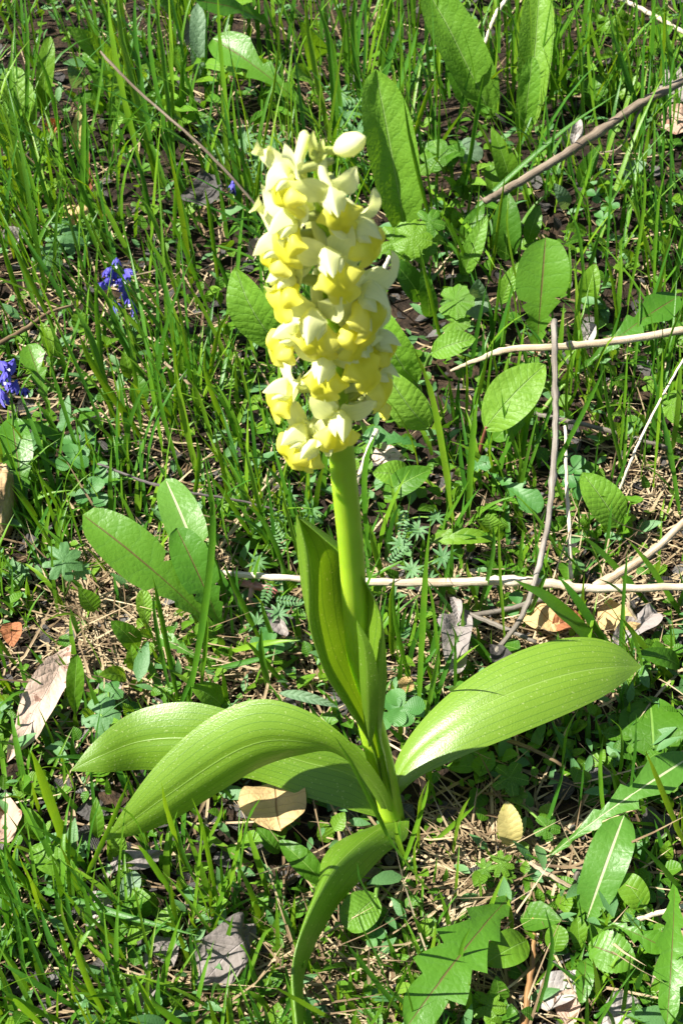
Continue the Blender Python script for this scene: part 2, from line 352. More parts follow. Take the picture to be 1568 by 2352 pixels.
# lower leaf behind it
edge_leaf('leaf', [(893, 1860, .3), (830, 1720, 2.4), (700, 1680, 3.0), (560, 1640, 3.2), (430, 1612, 3.2), (310, 1634, 2.8), (220, 1700, 2.5), (164, 1769, 2.0)],
          [(893, 1884, .1), (810, 1862, .7), (700, 1830, 1.1), (580, 1790, 1.3), (450, 1775, 1.4), (330, 1768, 1.3), (240, 1774, 1.8), (163, 1771, 2.0)], camber=[0, -.08, -.06, .03, .10, .12, .1, 0])
# leaf drooping towards the viewer, folded along a crest
def fold_leaf(left, crest, right, nr=48, nc=19):
    A = spline([P(*p) for p in left], nr); C = spline([P(*p) for p in crest], nr); B = spline([P(*p) for p in right], nr); V, UV = [], []
    for i in range(nr):
        up = (C[i] - (A[i] + B[i]) / 2) * .25
        c = spline([A[i], A[i].lerp(C[i], .55) + up, C[i], C[i].lerp(B[i], .4) + up * .6, B[i]], nc)
        for j in range(nc): V.append(c[j]); UV.append((j / (nc - 1), i / (nr - 1)))
    mesh('leaf', V, grid_faces(nr, nc), UV, 'orchid_leaf', orchid)
fold_leaf([(880, 1888, .3), (782, 1929, 1.5), (741, 1972, 2.0), (732, 2020, 2.0), (718, 2060, 1.9), (698, 2120, 1.8), (674, 2210, 1.8), (667, 2270, 1.6), (672, 2350, 1.4), (686, 2450, 1.2)],
          [(898, 1890, .4), (859, 1911, 1.5), (808, 1952, 2.3), (769, 1993, 2.7), (735, 2052, 2.8), (705, 2116, 2.7), (683, 2180, 2.5), (673, 2250, 2.1), (681, 2340, 1.8), (692, 2450, 1.3)],
          [(940, 1878, .3), (932, 1926, .7), (884, 1962, 1.1), (828, 2022, 1.4), (786, 2066, 1.4), (756, 2112, 1.3), (724, 2170, 1.4), (698, 2245, 1.5), (698, 2335, 1.3), (694, 2450, 1.2)])

# upright leaf clasping the stem: an open trough whose margins roll outwards
def trough(name, rows, nc=29, nr=50, mat='orchid_leaf'):
    """rows: outer left, left crease, right crease, right margin (x px), y left, y right, depth of the creases (cm from the stem plane), depth of the trough"""
    def line(f): return spline([f(r) for r in rows], nr)
    OL = line(lambda r: PY(r[0], r[4], YB + r[6] + .28)); CL = line(lambda r: PY(r[1], r[4], YB + r[6])); CR = line(lambda r: PY(r[2], r[5], YB + r[6])); OR = line(lambda r: PY(r[3], r[5], YB + r[6] + .28))
    BT = line(lambda r: PY((r[1] + r[2]) / 2, (r[4] + r[5]) / 2, YB + r[6]) + Vector((0, r[7], 0))); V, UV = [], []
    for i in range(nr):
        q1 = CL[i].lerp(BT[i], .5) + Vector((-.12, .25, 0)) * min(1, (CR[i] - CL[i]).length / 2); q2 = CR[i].lerp(BT[i], .5) + Vector((.12, .25, 0)) * min(1, (CR[i] - CL[i]).length / 2)
        c = spline([OL[i], CL[i], q1, BT[i], q2, CR[i], OR[i]], nc)
        for j in range(nc): V.append(c[j]); UV.append((j / (nc - 1), i / (nr - 1)))
    return mesh(name, V, grid_faces(nr, nc), UV, mat, orchid)
trough('leaf', [(890, 892, 910, 912, 1882, 1882, -.1, .2), (862, 864, 884, 888, 1745, 1750, -.45, .7), (838, 840, 868, 876, 1690, 1690, -.6, .95), (794, 796, 862, 882, 1620, 1625, -.7, 1.15), (752, 754, 860, 888, 1555, 1565, -.7, 1.3), (726, 729, 866, 887, 1490, 1510, -.6, 1.3), (708, 713, 874, 880, 1430, 1440, -.4, 1.3), (694, 712, 862, 866, 1360, 1385, -.1, 1.2), (685, 707, 815, 818, 1290, 1305, .2, .9), (681, 695, 745, 747, 1235, 1240, .5, .5), (680, 682, 686, 688, 1184, 1190, .8, .1)])
# small clasping leaf in front of the stem
V, F, UV = sheet([PY(846, 1715, YB - .5), PY(844, 1600, YB - .95), PY(838, 1500, YB - .85), PY(819, 1424, YB - .55)], Vector((-.45, -1, .3)), .32, 'lance', cup=-.45, nr=20)
mesh('leaf', V, F, UV, 'orchid_leaf', orchid)

# ---- florets
def local_mesh(name, V, F, UV, mat):
    me = bpy.data.meshes.new(name); me.from_pydata([tuple(Vector(v) * CM) for v in V], [], F)
    l = me.uv_layers.new(name='UVMap'); idx = np.empty(len(me.loops), np.int32); me.loops.foreach_get('vertex_index', idx)
    l.data.foreach_set('uv', np.asarray(UV, np.float32)[idx].ravel()); me.polygons.foreach_set('use_smooth', np.ones(len(me.polygons), bool))
    me.materials.append(M[mat]); return me
def lip_mesh(seed):
    rr = random.Random(seed); nr, nc = 22, 17; V, UV = [], []
    path = spline([(0, -.02, -.02), (0, .25, .02), (0, .48, -.10), (0, .60, -.34), (0, .56 + rr.uniform(-.12, .15), -.62 + rr.uniform(-.08, .05)), (0, .44 + rr.uniform(-.12, .2), -.90 + rr.uniform(-.1, .08))], nr)
    for i in range(nr):
        t = i / (nr - 1); T = (path[min(i + 1, nr - 1)] - path[max(i - 1, 0)]).normalized(); Nn = Vector((1, 0, 0)).cross(T)
        if t < .62: wd = .15 + .46 * math.sin(min(1, t / .42) * math.pi / 2) ** 1.2 - (.16 * ((t - .42) / .2) ** 2 if t > .42 else 0)
        else: wd = .30 + .08 * math.sin((t - .62) / .38 * math.pi)
        if t > .9: wd *= math.sqrt(max(0, 1 - ((t - .9) / .1) ** 2)) * .75 + .25
        for j in range(nc):
            u = -1 + 2 * j / (nc - 1); a = u * 1.15
            p = path[i] + Vector((1, 0, 0)) * (math.sin(a) / math.sin(1.15) * wd) - Nn * (wd * .75 * (1 - math.cos(a)) * (1.25 - .7 * t))
            p += Nn * (.13 * math.sin(math.pi * min(1, abs(u) * 1.15)) * math.sin(math.pi * min(1, t * 1.35))) - Nn * (.06 * math.exp(-(u / .2) ** 2) * math.sin(math.pi * t))
            if t > .8: p -= T * (.10 * math.exp(-(u / .25) ** 2) * (t - .8) / .2)
            p += Vector((noise.noise(p * 3 + Vector((seed, 0, 0))), noise.noise(p * 3 + Vector((0, seed, 4))), noise.noise(p * 3 + Vector((7, 0, seed))))) * .07
            V.append(p * 1.05); UV.append((j / (nc - 1), t))
    return local_mesh('lip', V, grid_faces(nr, nc), UV, 'lip')
def blob(path, rad, n=14, k=12): return tube(path, rad, n, k)
NVAR = 4; FL = []
for s in range(NVAR):
    rr = random.Random(50 + s); j = lambda a=.05: rr.uniform(-a, a)
    d = {}
    d['floret'] = local_mesh('floret', *tube([(0, -1.15, -.42), (j(), -.75, -.22), (0, -.35, .0), (0, -.02, .06)], [.09, .14, .13, .11], 12, 10), 'ovary')
    d['spur'] = local_mesh('spur', *tube([(0, .0, .0), (.05, -.25, .12), (.12 + j(), -.6, .34), (.14 + j(.1), -.95, .52), (.14, -1.02, .55)], [.15, .13, .14, .16, .03], 16, 12), 'sepal')
    hood = sheet([(0, -.10, .05), (0, -.06, .33), (0, .14, .60), (0, .52, .58), (0, .86 + j(), .26 + j())], Vector((0, .3, 1)), .41, 'oval', cup=-1.0, nr=20, nc=15, wave=.02, seed=s)
    d['hood'] = local_mesh('hood', *hood, 'sepal')
    for k, sg in (('petal_a', -1), ('petal_b', 1)):
        sh = sheet([(sg * .04, -.06, .04), (sg * .25, .12, .20), (sg * .30, .40, .27), (sg * .16, .66, .10 + j())], Vector((sg * 1, .2, .55)), .26, 'oval', cup=-.6, nr=14, nc=9, wave=.02, seed=s + 9)
        d[k] = local_mesh('petal', *sh, 'sepal')
    for k, sg in (('sepal_a', -1), ('sepal_b', 1)):
        sh = sheet([(sg * .06, -.06, .06), (sg * .34, -.06, .36), (sg * (.60 + j(.16)), -.02 + j(.14), .72), (sg * (.70 + j(.25)), .14 + j(.25), 1.05 + j(.16))], Vector((sg * .15, .8, .6)), .34, 'lance', cup=.35, nr=14, nc=9, wave=.12, seed=s + 19)
        d[k] = local_mesh('sepal', *sh, 'sepal')
    d['lip'] = lip_mesh(s + 3)
    sh = sheet([(0, -1.2, -.5), (.1, -.8, -.42), (.16, -.4, -.2), (.2, -.1, .1)], Vector((0, -.2, 1)), .14, 'lance', cup=.5, nr=12, nc=7, seed=s)
    d['bract'] = local_mesh('bract', *sh, 'ovary'); FL.append(d)
nflor = 0
def place_floret(pos, out, scale=1.0, tilt=0.0, spin=0.0, drop=()):
    global nflor
    d = FL[nflor % NVAR]; nflor += 1
    o = Vector(out).normalized(); up = Vector((0, 0, 1)); X = o.cross(up).normalized(); Z = X.cross(o)
    Mx = Matrix((X, o, Z)).transposed()
    Mx = Mx @ Matrix.Rotation(tilt, 3, 'X') @ Matrix.Rotation(spin, 3, 'Y')
    M4 = Matrix.Translation((Vector(pos) - BASE) * CM) @ Mx.to_4x4() @ Matrix.Scale(scale, 4)
    f = bpy.data.objects.new('floret', d['floret']); COL.objects.link(f); f.parent = orchid; f.matrix_local = M4
    for k in ('spur', 'hood', 'petal_a', 'petal_b', 'sepal_a', 'sepal_b', 'lip', 'bract'):
        if k in drop: continue
        c = bpy.data.objects.new(d[k].name.split('.')[0], d[k]); COL.objects.link(c); c.parent = f
def axis_at(z):
    return min(AX, key=lambda p: abs(p.z - z))
RAD = 1.36
front = [(647, 415, 0, .95), (779, 466, 0, 1.0), (846, 530, 0, 1.0), (655, 525, 0, 1.0), (622, 560, 0, 1.05), (768, 612, 0, 1.08), (650, 655, 0, 1.0), (851, 690, 0, 1.1),
         (648, 775, 0, 1.05), (722, 745, 0, 1.12), (826, 745, 0, 1.0), (828, 822, 0, 1.1), (888, 780, 0, .95), (746, 850, 0, 1.12), (640, 895, 0, 1.05), (880, 860, 0, 1.05),
         (674, 1003, 0, 1.1), (774, 975, 0, 1.1), (704, 1030, 0, .85)]
for i, (hx, hy, sp, scl) in enumerate(front):
    rr = random.Random(200 + i)
    zc = PY(hx, hy, YB - 1).z; A = axis_at(zc); px = cmpx(A)
    A2 = axis_at(zc); lat = (PY(hx, hy, A2.y) - A2).x
    rad = RAD * (.82 + .18 * min(1, (hy - 330) / 250))
    s = max(-.97, min(.97, lat / rad)); c = math.sqrt(1 - s * s)
    pos = PY(hx, hy + 10, A2.y - rad * c * .85) - Vector((s, -c, 0)) * .36
    place_floret(pos, (s * 1.0 + rr.uniform(-.15, .15), -c - .1, rr.uniform(-.12, .08)), scl * rr.uniform(.84, .96), rr.uniform(-.3, .25), rr.uniform(-.5, .5))
z0, z1 = axis_at(PY(790, 1000, YB).z).z, axis_at(PY(742, 580, YB).z).z
for i in range(10):
    t = (i + .5) / 10; A = axis_at(z0 + (z1 - z0) * t); a = R(25 + (i * 137.5) % 130); rr = random.Random(i)
    o = Vector((math.cos(a), math.sin(a), 0)); place_floret(A + o * RAD * .62 + Vector((0, 0, .2)), o, .82, rr.uniform(-.1, .1), rr.uniform(-.2, .2))
# buds at the top
def bud(px, py, dy, length, r, dirv, mat='sepal'):
    c = PY(px, py, YB + dy); d = Vector(dirv).normalized()
    V, F, UV = tube([c - d * length * .5, c - d * length * .25, c, c + d * length * .3, c + d * length * .5], [.05, r * .8, r, r * .75, .03], 16, 12)
    b = mesh('bud', V, F, UV, mat, orchid)
    V, F, UV = tube([c - d * length * .45, (c - d * length * .6 + AX[-1]) / 2, AX[-1] - Vector((0, 0, .35))], [.1, .1, .08], 8, 8)
    mesh('bud_stalk', V, F, UV, 'ovary', b)
bud(802, 332, -.3, .85, .27, (.75, -.2, .55)); bud(726, 352, -.2, .6, .17, (-.15, -.1, 1), 'ovary')
for (x0, y0, x1, y1, wd) in ((722, 365, 719, 300, .11), (735, 360, 742, 318, .10), (700, 420, 690, 352, .1), (728, 372, 756, 338, .09)):
    V, F, UV = sheet([PY(x0, y0, YB - .2), PY((x0 + x1) / 2 - 2, (y0 + y1) / 2, YB - .35), PY(x1, y1, YB - .25)], Vector((0, -1, .4)), wd, 'lance', cup=.5, nr=10, nc=7)
    mesh('bract', V, F, UV, 'ovary', orchid)
# ---------------------------------------------------------------- herbs: every leaf is a part of its plant
TOCAM = lambda p: (CAMP - p).normalized()
lseed = 0
def add_leaf(pl, b, t, wpx, kind='oval', mat='herb', bz=.4, tz=None, lean=None, arch=.12, cup=.25, roll=0., wave=.06, rug=0., stalk=None, stalk_mat='green_stalk', nr=None, N=None, twist=0., name='leaf', crumple=0.):
    global lseed; lseed += 1
    B = P(b[0], b[1], bz)
    Tp = P(t[0], t[1], tz) if tz is not None else PY(t[0], t[1], B.y + (lean if lean is not None else 1.0))
    mid = (B + Tp) / 2; L = (Tp - B).length
    Nh = N or (TOCAM(mid) + Vector((0, 0, .7))).normalized()
    side = (Tp - B).cross(Nh).normalized(); up = side.cross((Tp - B).normalized())
    c1 = B.lerp(Tp, .35) + up * L * arch; c2 = B.lerp(Tp, .7) + up * L * arch * .9
    hw = wpx * cmpx(mid) / 2
    V, F, UV = sheet([B, c1, c2, Tp], Nh, hw, kind, cup=cup, nr=nr or (40 if kind in ('jag', 'dand', 'blunt', 'tooth') else 22), nc=11 if rug else 9, wave=wave, rug=rug, roll=roll, seed=lseed, crumple=crumple, twist=twist)
    o = mesh(name, V, F, UV, mat, pl)
    if stalk:
        G = P(stalk[0], stalk[1], stalk[2] if len(stalk) > 2 else 0)
        V, F, UV = tube([G, G.lerp(B, .55) + Vector((0, 0, .15)), B + (c1 - B) * .1], [.11, .09, .07], 10, 7); mesh('stalk', V, F, UV, stalk_mat, pl)
    return o
def plant(name, px, label, cat, leaves, group=None):
    p = thing(name, P(px[0], px[1], 0), label, cat, group)
    for lf in leaves:
        a = lf[:3]; add_leaf(p, *a, **lf[3])
    return p
def D(**k): return k
PL = 'broadleaf_plant'; DN = 'dandelion'
BR = dict(kind='tall', mat='broad', rug=.10, cup=.62)
# beside and behind the flower spike
plant(PL, (935, 560), 'tall upright quilted leaf folded along its pale midrib, right behind the yellow flower spike', 'plant', [((932, 545), (862, 158), 122, D(**BR, lean=3, bz=.5, arch=.04))])
plant(PL, (1130, 300), 'plant with long dark quilted leaf leaning over thin green leaf', 'plant', [((1128, 270), (978, -30), 112, D(**BR, lean=3, arch=.05)), ((1068, 250), (1020, 100), 40, D(kind='lance', lean=2))])
plant(PL, (1215, 330), 'plant with big pale two-toned leaf and a small wrinkled leaf before it', 'plant', [((1215, 285), (1240, -40), 84, D(**BR, lean=4, arch=.03)), ((1200, 322), (1222, 128), 52, D(kind='tall', mat='broad', rug=.14, cup=.35, lean=1, arch=.06))])
plant(PL, (1180, 600), 'hairy upright leaf pair with pointed tip below the brown twig end', 'plant', [((1178, 450), (1128, 290), 54, D(kind='lance', mat='herb', lean=1)), ((1160, 600), (1165, 440), 66, D(kind='oval', mat='herb', lean=1.5)), ((1135, 460), (1122, 370), 34, D(kind='oval', lean=1)), ((1062, 640), (1118, 490), 48, D(kind='lance', mat='broad', lean=1.5))])
plant(PL, (990, 1000), 'clump of broad quilted leaves right of the lower flower spike', 'plant', [((955, 880), (862, 700), 108, D(kind='oval', mat='broad', rug=.1, cup=.2, tz=6.5, bz=3.2, N=Vector((-.5, -.35, .8)), stalk=(985, 960))), ((985, 985), (885, 850), 92, D(kind='oval', mat='broad', rug=.08, cup=.15, tz=4.4, bz=2, N=Vector((-.5, -.35, .8)), stalk=(995, 1020))), ((965, 690), (892, 590), 60, D(kind='lance', mat='herb', tz=3)), ((985, 730), (970, 620), 44, D(kind='tooth', mat='herb', tz=3.5))])
plant(PL, (985, 830), 'oval sunlit leaf lying between the clump of quilted leaves and pale stalk', 'plant', [((990, 812), (1092, 778), 62, D(kind='oval', mat='broad', tz=2.4, bz=1.6, stalk=(975, 850)))])
plant(PL, (1095, 1085), 'bright oval leaf on a dark stalk beside the thin grey upright twig', 'plant', [((1112, 985), (1252, 838), 112, D(kind='oval', mat='broad', rug=.07, tz=4.6, bz=2.6, cup=.15, stalk=(1094, 1085), stalk_mat='red_stalk')), ((1132, 1012), (1212, 950), 52, D(kind='oval', mat='herb', tz=2.2, bz=1.2))])
plant(DN, (1238, 790), 'large upright dandelion leaf with dark red midrib at the top of the grey twig', 'dandelion', [((1232, 800), (1252, 545), 122, D(kind='blunt', mat='dandelion', lean=2.2, arch=.05, cup=.2, stalk=(1220, 905), stalk_mat='red_stalk'))])
plant(PL, (1340, 705), 'small smooth oval leaf standing right of the large dandelion leaf', 'plant', [((1340, 702), (1368, 605), 50, D(kind='oval', lean=.8))])
plant(DN, (1250, 940), 'pale toothed dandelion leaf stretching out behind the pale bent stalk', 'dandelion', [((1300, 880), (1558, 680), 78, D(kind='dand', mat='dandelion', tz=3.2, bz=1.0, cup=.15, stalk=(1245, 945)))])
plant(PL, (1425, 1222), 'dark oval leaf with sunlit half left of the right-hand straw stems', 'plant', [((1420, 1210), (1335, 1085), 88, D(kind='oval', mat='broad', tz=3.0, bz=1.2, stalk=(1428, 1232)))])
plant(PL, (870, 1110), 'pair of low rounded leaves right of the orchid stem', 'plant', [((945, 1100), (855, 1085), 64, D(kind='oval', mat='broad', rug=.06, tz=1.6, bz=1)), ((880, 1140), (990, 1078), 62, D(kind='oval', mat='herb', tz=1.8, bz=1.0))])
plant(DN, (840, 1010), 'low jagged grey-green leaf lying right under the flower spike', 'dandelion', [((985, 1030), (832, 1000), 50, D(kind='dand', mat='clover', tz=1.7, bz=1.2))])
plant(DN, (1120, 1080), 'jagged grey-green leaf beneath the bright oval leaf', 'dandelion', [((1120, 1085), (1242, 1175), 62, D(kind='dand', mat='clover', tz=1.3, bz=1.2)), ((1060, 1090), (1130, 1060), 40, D(kind='dand', mat='clover', tz=1.4))])
plant(DN, (1000, 1240), 'hairy toothed leaf lying above the long pale stick', 'dandelion', [((980, 1240), (1145, 1238), 42, D(kind='tooth', mat='herb', tz=1.2, bz=.9)), ((1128, 1235), (1118, 1180), 60, D(kind='oval', mat='broad', tz=1.6))])
# left of the spike
plant(PL, (640, 830), 'pale quilted leaf left of the flower spike with a darker leaf under it', 'plant', [((648, 800), (540, 612), 112, D(kind='oval', mat='broad', rug=.09, tz=7.5, bz=4.2, cup=.2, N=Vector((-.55, -.35, .8)), stalk=(660, 870))), ((650, 840), (610, 760), 52, D(kind='oval', mat='herb', tz=2.0))])
plant(DN, (95, 960), 'dark dandelion leaves beside the lower blue flower spray', 'dandelion', [((120, 960), (65, 790), 62, D(kind='dand', mat='dandelion', tz=2.6)), ((60, 1180), (28, 960), 78, D(kind='blunt', mat='dandelion', tz=2.4)), ((140, 840), (95, 740), 40, D(kind='oval', tz=2))])
plant(PL, (325, 935), 'small bright upright leaf among grass below the upper blue flower spray', 'plant', [((322, 930), (318, 862), 46, D(kind='oval', lean=.6)), ((300, 870), (285, 800), 36, D(kind='lance', lean=.6))])
plant(DN, (505, 1465), 'dandelion rosette with glossy leaves and dark red midribs left of the orchid', 'dandelion', [((490, 1440), (190, 1182), 118, D(kind='blunt', mat='dandelion', tz=4.6, bz=.8, cup=.22, arch=.10)), ((512, 1455), (405, 1212), 92, D(kind='blunt', mat='dandelion', tz=4.0, cup=.2)), ((500, 1400), (380, 1100), 92, D(kind='blunt', mat='dandelion_pale', tz=3.2, cup=.15))])
plant(PL, (320, 1560), 'cluster of small pale spoon leaves beside the dry straw', 'plant', [((338, 1450), (328, 1352), 38, D(kind='spoon', mat='broad', lean=.8)), ((318, 1490), (255, 1425), 52, D(kind='oval', mat='herb', tz=2)), ((290, 1556), (228, 1552), 40, D(kind='oval', mat='herb', tz=1.6)), ((310, 1540), (300, 1480), 34, D(kind='oval', tz=1.6))])
plant(DN, (480, 1530), 'pale toothed leaf with white midrib lying in grass above the arching orchid leaf', 'dandelion', [((480, 1530), (365, 1462), 40, D(kind='dand', mat='dandelion_pale', tz=1.3)), ((510, 1620), (440, 1575), 62, D(kind='oval', mat='herb', tz=1.8))])
plant(PL, (640, 1590), 'grey fuzzy narrow leaf above the arching orchid leaf', 'plant', [((640, 1592), (778, 1625), 26, D(kind='lance', mat='hairy', tz=1.6, bz=1.6, cup=.5))])
plant(PL, (174, 1655), 'narrow spoon leaf standing at the edge of the long brown dead leaf', 'plant', [((174, 1650), (178, 1502), 42, D(kind='spoon', mat='herb', lean=.5))])
# bottom left
plant(PL, (215, 2060), 'rosette of blunt spoon leaves below the tip of the arching orchid leaf', 'plant', [((218, 2056), (72, 1945), 66, D(kind='spoon', mat='broad', tz=1.6)), ((95, 1930), (62, 1855), 44, D(kind='oval', tz=1.4)), ((280, 1970), (250, 1895), 44, D(kind='lance', mat='broad', tz=1.4)), ((225, 1925), (222, 1830), 34, D(kind='lance', tz=1.6))])
plant(PL, (300, 2150), 'small pair of pale leaves behind the long flat grass blade', 'plant', [((285, 2100), (310, 2000), 46, D(kind='spoon', mat='hairy', tz=1.4)), ((325, 2110), (320, 2045), 52, D(kind='oval', mat='herb', tz=1.3)), ((270, 2165), (300, 2060), 36, D(kind='tooth', mat='herb', tz=1.1))])
plant(PL, (720, 2010), 'dark leaves hidden in grass left of the drooping orchid leaf', 'plant', [((745, 2030), (640, 1930), 56, D(kind='oval', mat='herb', tz=1.2)), ((640, 1960), (590, 1900), 38, D(kind='oval', tz=1.2))])
plant(PL, (820, 2140), 'rounded leaf right of the drooping orchid leaf', 'plant', [((865, 2060), (790, 2130), 88, D(kind='round', mat='broad', rug=.04, tz=1.3, bz=1.5, cup=.1, stalk=(870, 1995))), ((862, 2180), (862, 2120), 30, D(kind='oval', mat='clover', tz=1.0))])
# bottom right
plant(DN, (1225, 1995), 'long toothed dandelion leaf with shining white midrib at the right of the orchid', 'dandelion', [((1235, 1985), (1585, 1738), 92, D(kind='dand', mat='dandelion_pale', tz=2.6, bz=.5, cup=.15, arch=.1)), ((1345, 2115), (1432, 1872), 98, D(kind='tall', mat='dandelion_pale', tz=2.4, bz=.6, cup=.12, wave=.1))])
plant(DN, (1180, 2045), 'dark deeply toothed dandelion leaf pointing down beside the brownish stalk', 'dandelion', [((1180, 2048), (925, 2370), 175, D(kind='jag', mat='dandelion', tz=1.6, bz=.7, cup=.15, arch=.12)), ((1210, 2160), (1110, 2215), 84, D(kind='oval', mat='herb', tz=1.3, bz=1))])
plant(PL, (1300, 2180), 'two small round sunlit leaves beside the brownish stalk', 'plant', [((1480, 2085), (1425, 2012), 66, D(kind='round', mat='herb', tz=1.7, bz=1.2, cup=.1, stalk=(1500, 2120))), ((1270, 2185), (1285, 2125), 54, D(kind='round', mat='herb', tz=1.6, bz=1.1, cup=.1, stalk=(1290, 2210)))])
plant(DN, (1330, 2180), 'dandelion seedling with blunt leaves over grey dead leaves', 'dandelion', [((1330, 2200), (1325, 2105), 40, D(kind='spoon', mat='herb', tz=1.6)), ((1350, 2170), (1460, 2215), 100, D(kind='tooth', mat='dandelion', tz=1.2, bz=1.0, cup=.1)), ((1345, 2200), (1335, 2310), 46, D(kind='tooth', mat='dandelion', tz=.9, bz=1)), ((1370, 2110), (1530, 2180), 60, D(kind='dand', mat='dandelion', tz=1.2, bz=1.0))])
plant(DN, (1545, 2060), 'narrow toothed dandelion leaves reaching down past grey dead leaves', 'dandelion', [((1548, 2020), (1530, 2360), 92, D(kind='jag', mat='dandelion', tz=1.0, bz=1.2)), ((1525, 1975), (1535, 1930), 34, D(kind='oval', tz=1.4)), ((1500, 2300), (1580, 2230), 70, D(kind='oval', tz=1.0))])
plant(PL, (1520, 1760), 'large dark rounded leaf in the shade under the right orchid leaf tip', 'plant', [((1500, 1745), (1490, 1600), 150, D(kind='oval', mat='herb', tz=.7, bz=.5, cup=.05)), ((1560, 1530), (1460, 1500), 48, D(kind='oval', mat='herb', tz=1.8))])
plant(DN, (1170, 1950), 'yellowed toothed withered leaf standing in straw right of the orchid base', 'leaf', [((1172, 1945), (1165, 1840), 62, D(kind='tooth', mat='yellowed', tz=1.6, bz=.5))])
# top
plant(PL, (95, 260), 'upright pale strap leaf among grass by the grey dead leaves', 'plant', [((98, 262), (116, 82), 40, D(kind='tall', mat='herb', lean=1.5)), ((60, 300), (28, 152), 72, D(kind='tall', mat='broad', lean=2)), ((10, 250), (-10, 215), 40, D(kind='oval', lean=1))])
plant(PL, (265, 200), 'dark leaves by the upper end of the long thin brown stalk', 'plant', [((262, 170), (152, 62), 56, D(kind='oval', mat='broad', tz=4)), ((275, 220), (190, 120), 44, D(kind='oval', tz=2.2)), ((180, 200), (158, 150), 36, D(kind='oval', mat='hairy', tz=2)), ((260, 215), (225, 185), 44, D(kind='oval', mat='broad', tz=1.8))])
plant(DN, (745, 300), 'dark jagged dandelion leaf in shade behind the top of the flower spike', 'dandelion', [((745, 298), (488, 88), 92, D(kind='dand', mat='dandelion', tz=4, bz=.6)), ((722, 210), (672, 178), 64, D(kind='round', mat='broad', tz=3)), ((640, 90), (450, 0), 60, D(kind='dand', mat='dandelion', tz=5)), ((570, 190), (545, 150), 56, D(kind='round', mat='herb', tz=2.5)), ((720, 160), (690, 50), 60, D(kind='oval', mat='herb', tz=4.5))])
plant(PL, (455, 200), 'greyish upright ribbed leaf before a big dark leaf', 'plant', [((458, 195), (455, 5), 40, D(kind='tall', mat='hairy', lean=2)), ((430, 60), (360, -30), 130, D(kind='oval', mat='herb', tz=4)), ((520, 60), (580, 5), 60, D(kind='oval', mat='herb', tz=4))])
plant(PL, (60, 500), 'pale grass-like herb stem with narrow clasping leaves near the curled cream leaf', 'plant', [((70, 480), (20, 300), 40, D(kind='lance', mat='broad', lean=1)), ((60, 460), (30, 390), 50, D(kind='lance', mat='broad', lean=1)), ((95, 330), (130, 300), 30, D(kind='lance', lean=.6)), ((20, 360), (12, 230), 36, D(kind='lance', mat='broad', lean=1))])
plant(PL, (1380, 250), 'pair of smooth dark oval leaves behind the brown twig', 'plant', [((1360, 250), (1370, 170), 60, D(kind='oval', lean=1)), ((1410, 240), (1420, 175), 40, D(kind='oval', lean=1)), ((1500, 120), (1545, 60), 60, D(kind='oval', mat='herb', tz=3))])
plant(PL, (1500, 450), 'small fuzzy leaves between straw stems right of the brown twig', 'plant', [((1420, 420), (1485, 375), 46, D(kind='oval', mat='hairy', tz=2.2)), ((1440, 370), (1410, 330), 40, D(kind='oval', mat='herb', tz=2.4)), ((1330, 430), (1380, 330), 40, D(kind='lance', mat='herb', tz=3)), ((1300, 480), (1270, 420), 36, D(kind='lance', mat='hairy', tz=2))])
plant(PL, (1240, 620), 'narrow leaves rising just left of the large upright dandelion leaf', 'plant', [((1150, 700), (1190, 600), 40, D(kind='lance', mat='broad', lean=1)), ((1095, 700), (1100, 640), 56, D(kind='oval', mat='hairy', tz=3)), ((1060, 560), (1110, 470), 40, D(kind='oval', lean=1)), ((1210, 560), (1240, 470), 40, D(kind='lance', lean=1))])

# leafy clumps: many short leaves rising from one crown
def clump(label, px, spread, n, wpx, lpx, kinds=('oval', 'lance', 'tooth'), mats=('herb', 'herb', 'broad'), seed=0, zr=(1.0, 3.2)):
    rr = random.Random(seed + n * 13 + px[0]); t = thing('leafy_herb', P(px[0], px[1], 0), label, 'herb')
    for k in range(n):
        a = rr.uniform(0, 2 * math.pi); r_ = math.sqrt(rr.random()); cx = px[0] + math.cos(a) * r_ * spread[0]; cy = px[1] + math.sin(a) * r_ * spread[1]
        l = lpx * rr.uniform(.6, 1.25); d = rr.uniform(-1.2, 1.2) + math.cos(a) * .7; z = rr.uniform(*zr)
        add_leaf(t, (cx, cy), (cx + math.sin(d) * l, cy - math.cos(d) * l * .85), wpx * rr.uniform(.6, 1.2), kind=rr.choice(kinds), mat=rr.choice(mats), bz=z * .35, tz=z, arch=rr.uniform(.02, .2), cup=rr.uniform(.1, .45), nr=14)
clump('dark leafy herb clump among tall grass below the upper end of the brown stalk', (330, 250), (120, 70), 34, 30, 62)
clump('leafy herb clump behind the blackish shrivelled leaf', (430, 190), (90, 80), 22, 32, 60)
clump('small-leaved bright herb between fine grass stems behind the brown twig', (1460, 120), (110, 110), 34, 26, 46)
clump('leafy herb patch right of the two-toned leaf', (1310, 120), (60, 110), 18, 24, 44)
clump('leafy herbs under the brown twig beside the clover', (1440, 520), (120, 100), 30, 28, 48)
clump('small herbs at the foot of the hairy upright leaf pair', (1060, 480), (80, 110), 24, 28, 46)
clump('herb patch under tall grass at the far left', (60, 420), (70, 130), 22, 30, 54)
clump('low bright herbs in grass between spike and blue spray', (470, 760), (130, 100), 34, 20, 34, zr=(.5, 1.8))
clump('low herbs left of the lowest flowers', (560, 960), (90, 120), 28, 20, 32, zr=(.5, 1.6))
clump('leafy herbs behind the pale bent stalk', (1470, 900), (100, 120), 24, 26, 42)
clump('herbs right of the thin grey twig above the pale stick', (1380, 1180), (90, 80), 18, 24, 40, zr=(.6, 2))
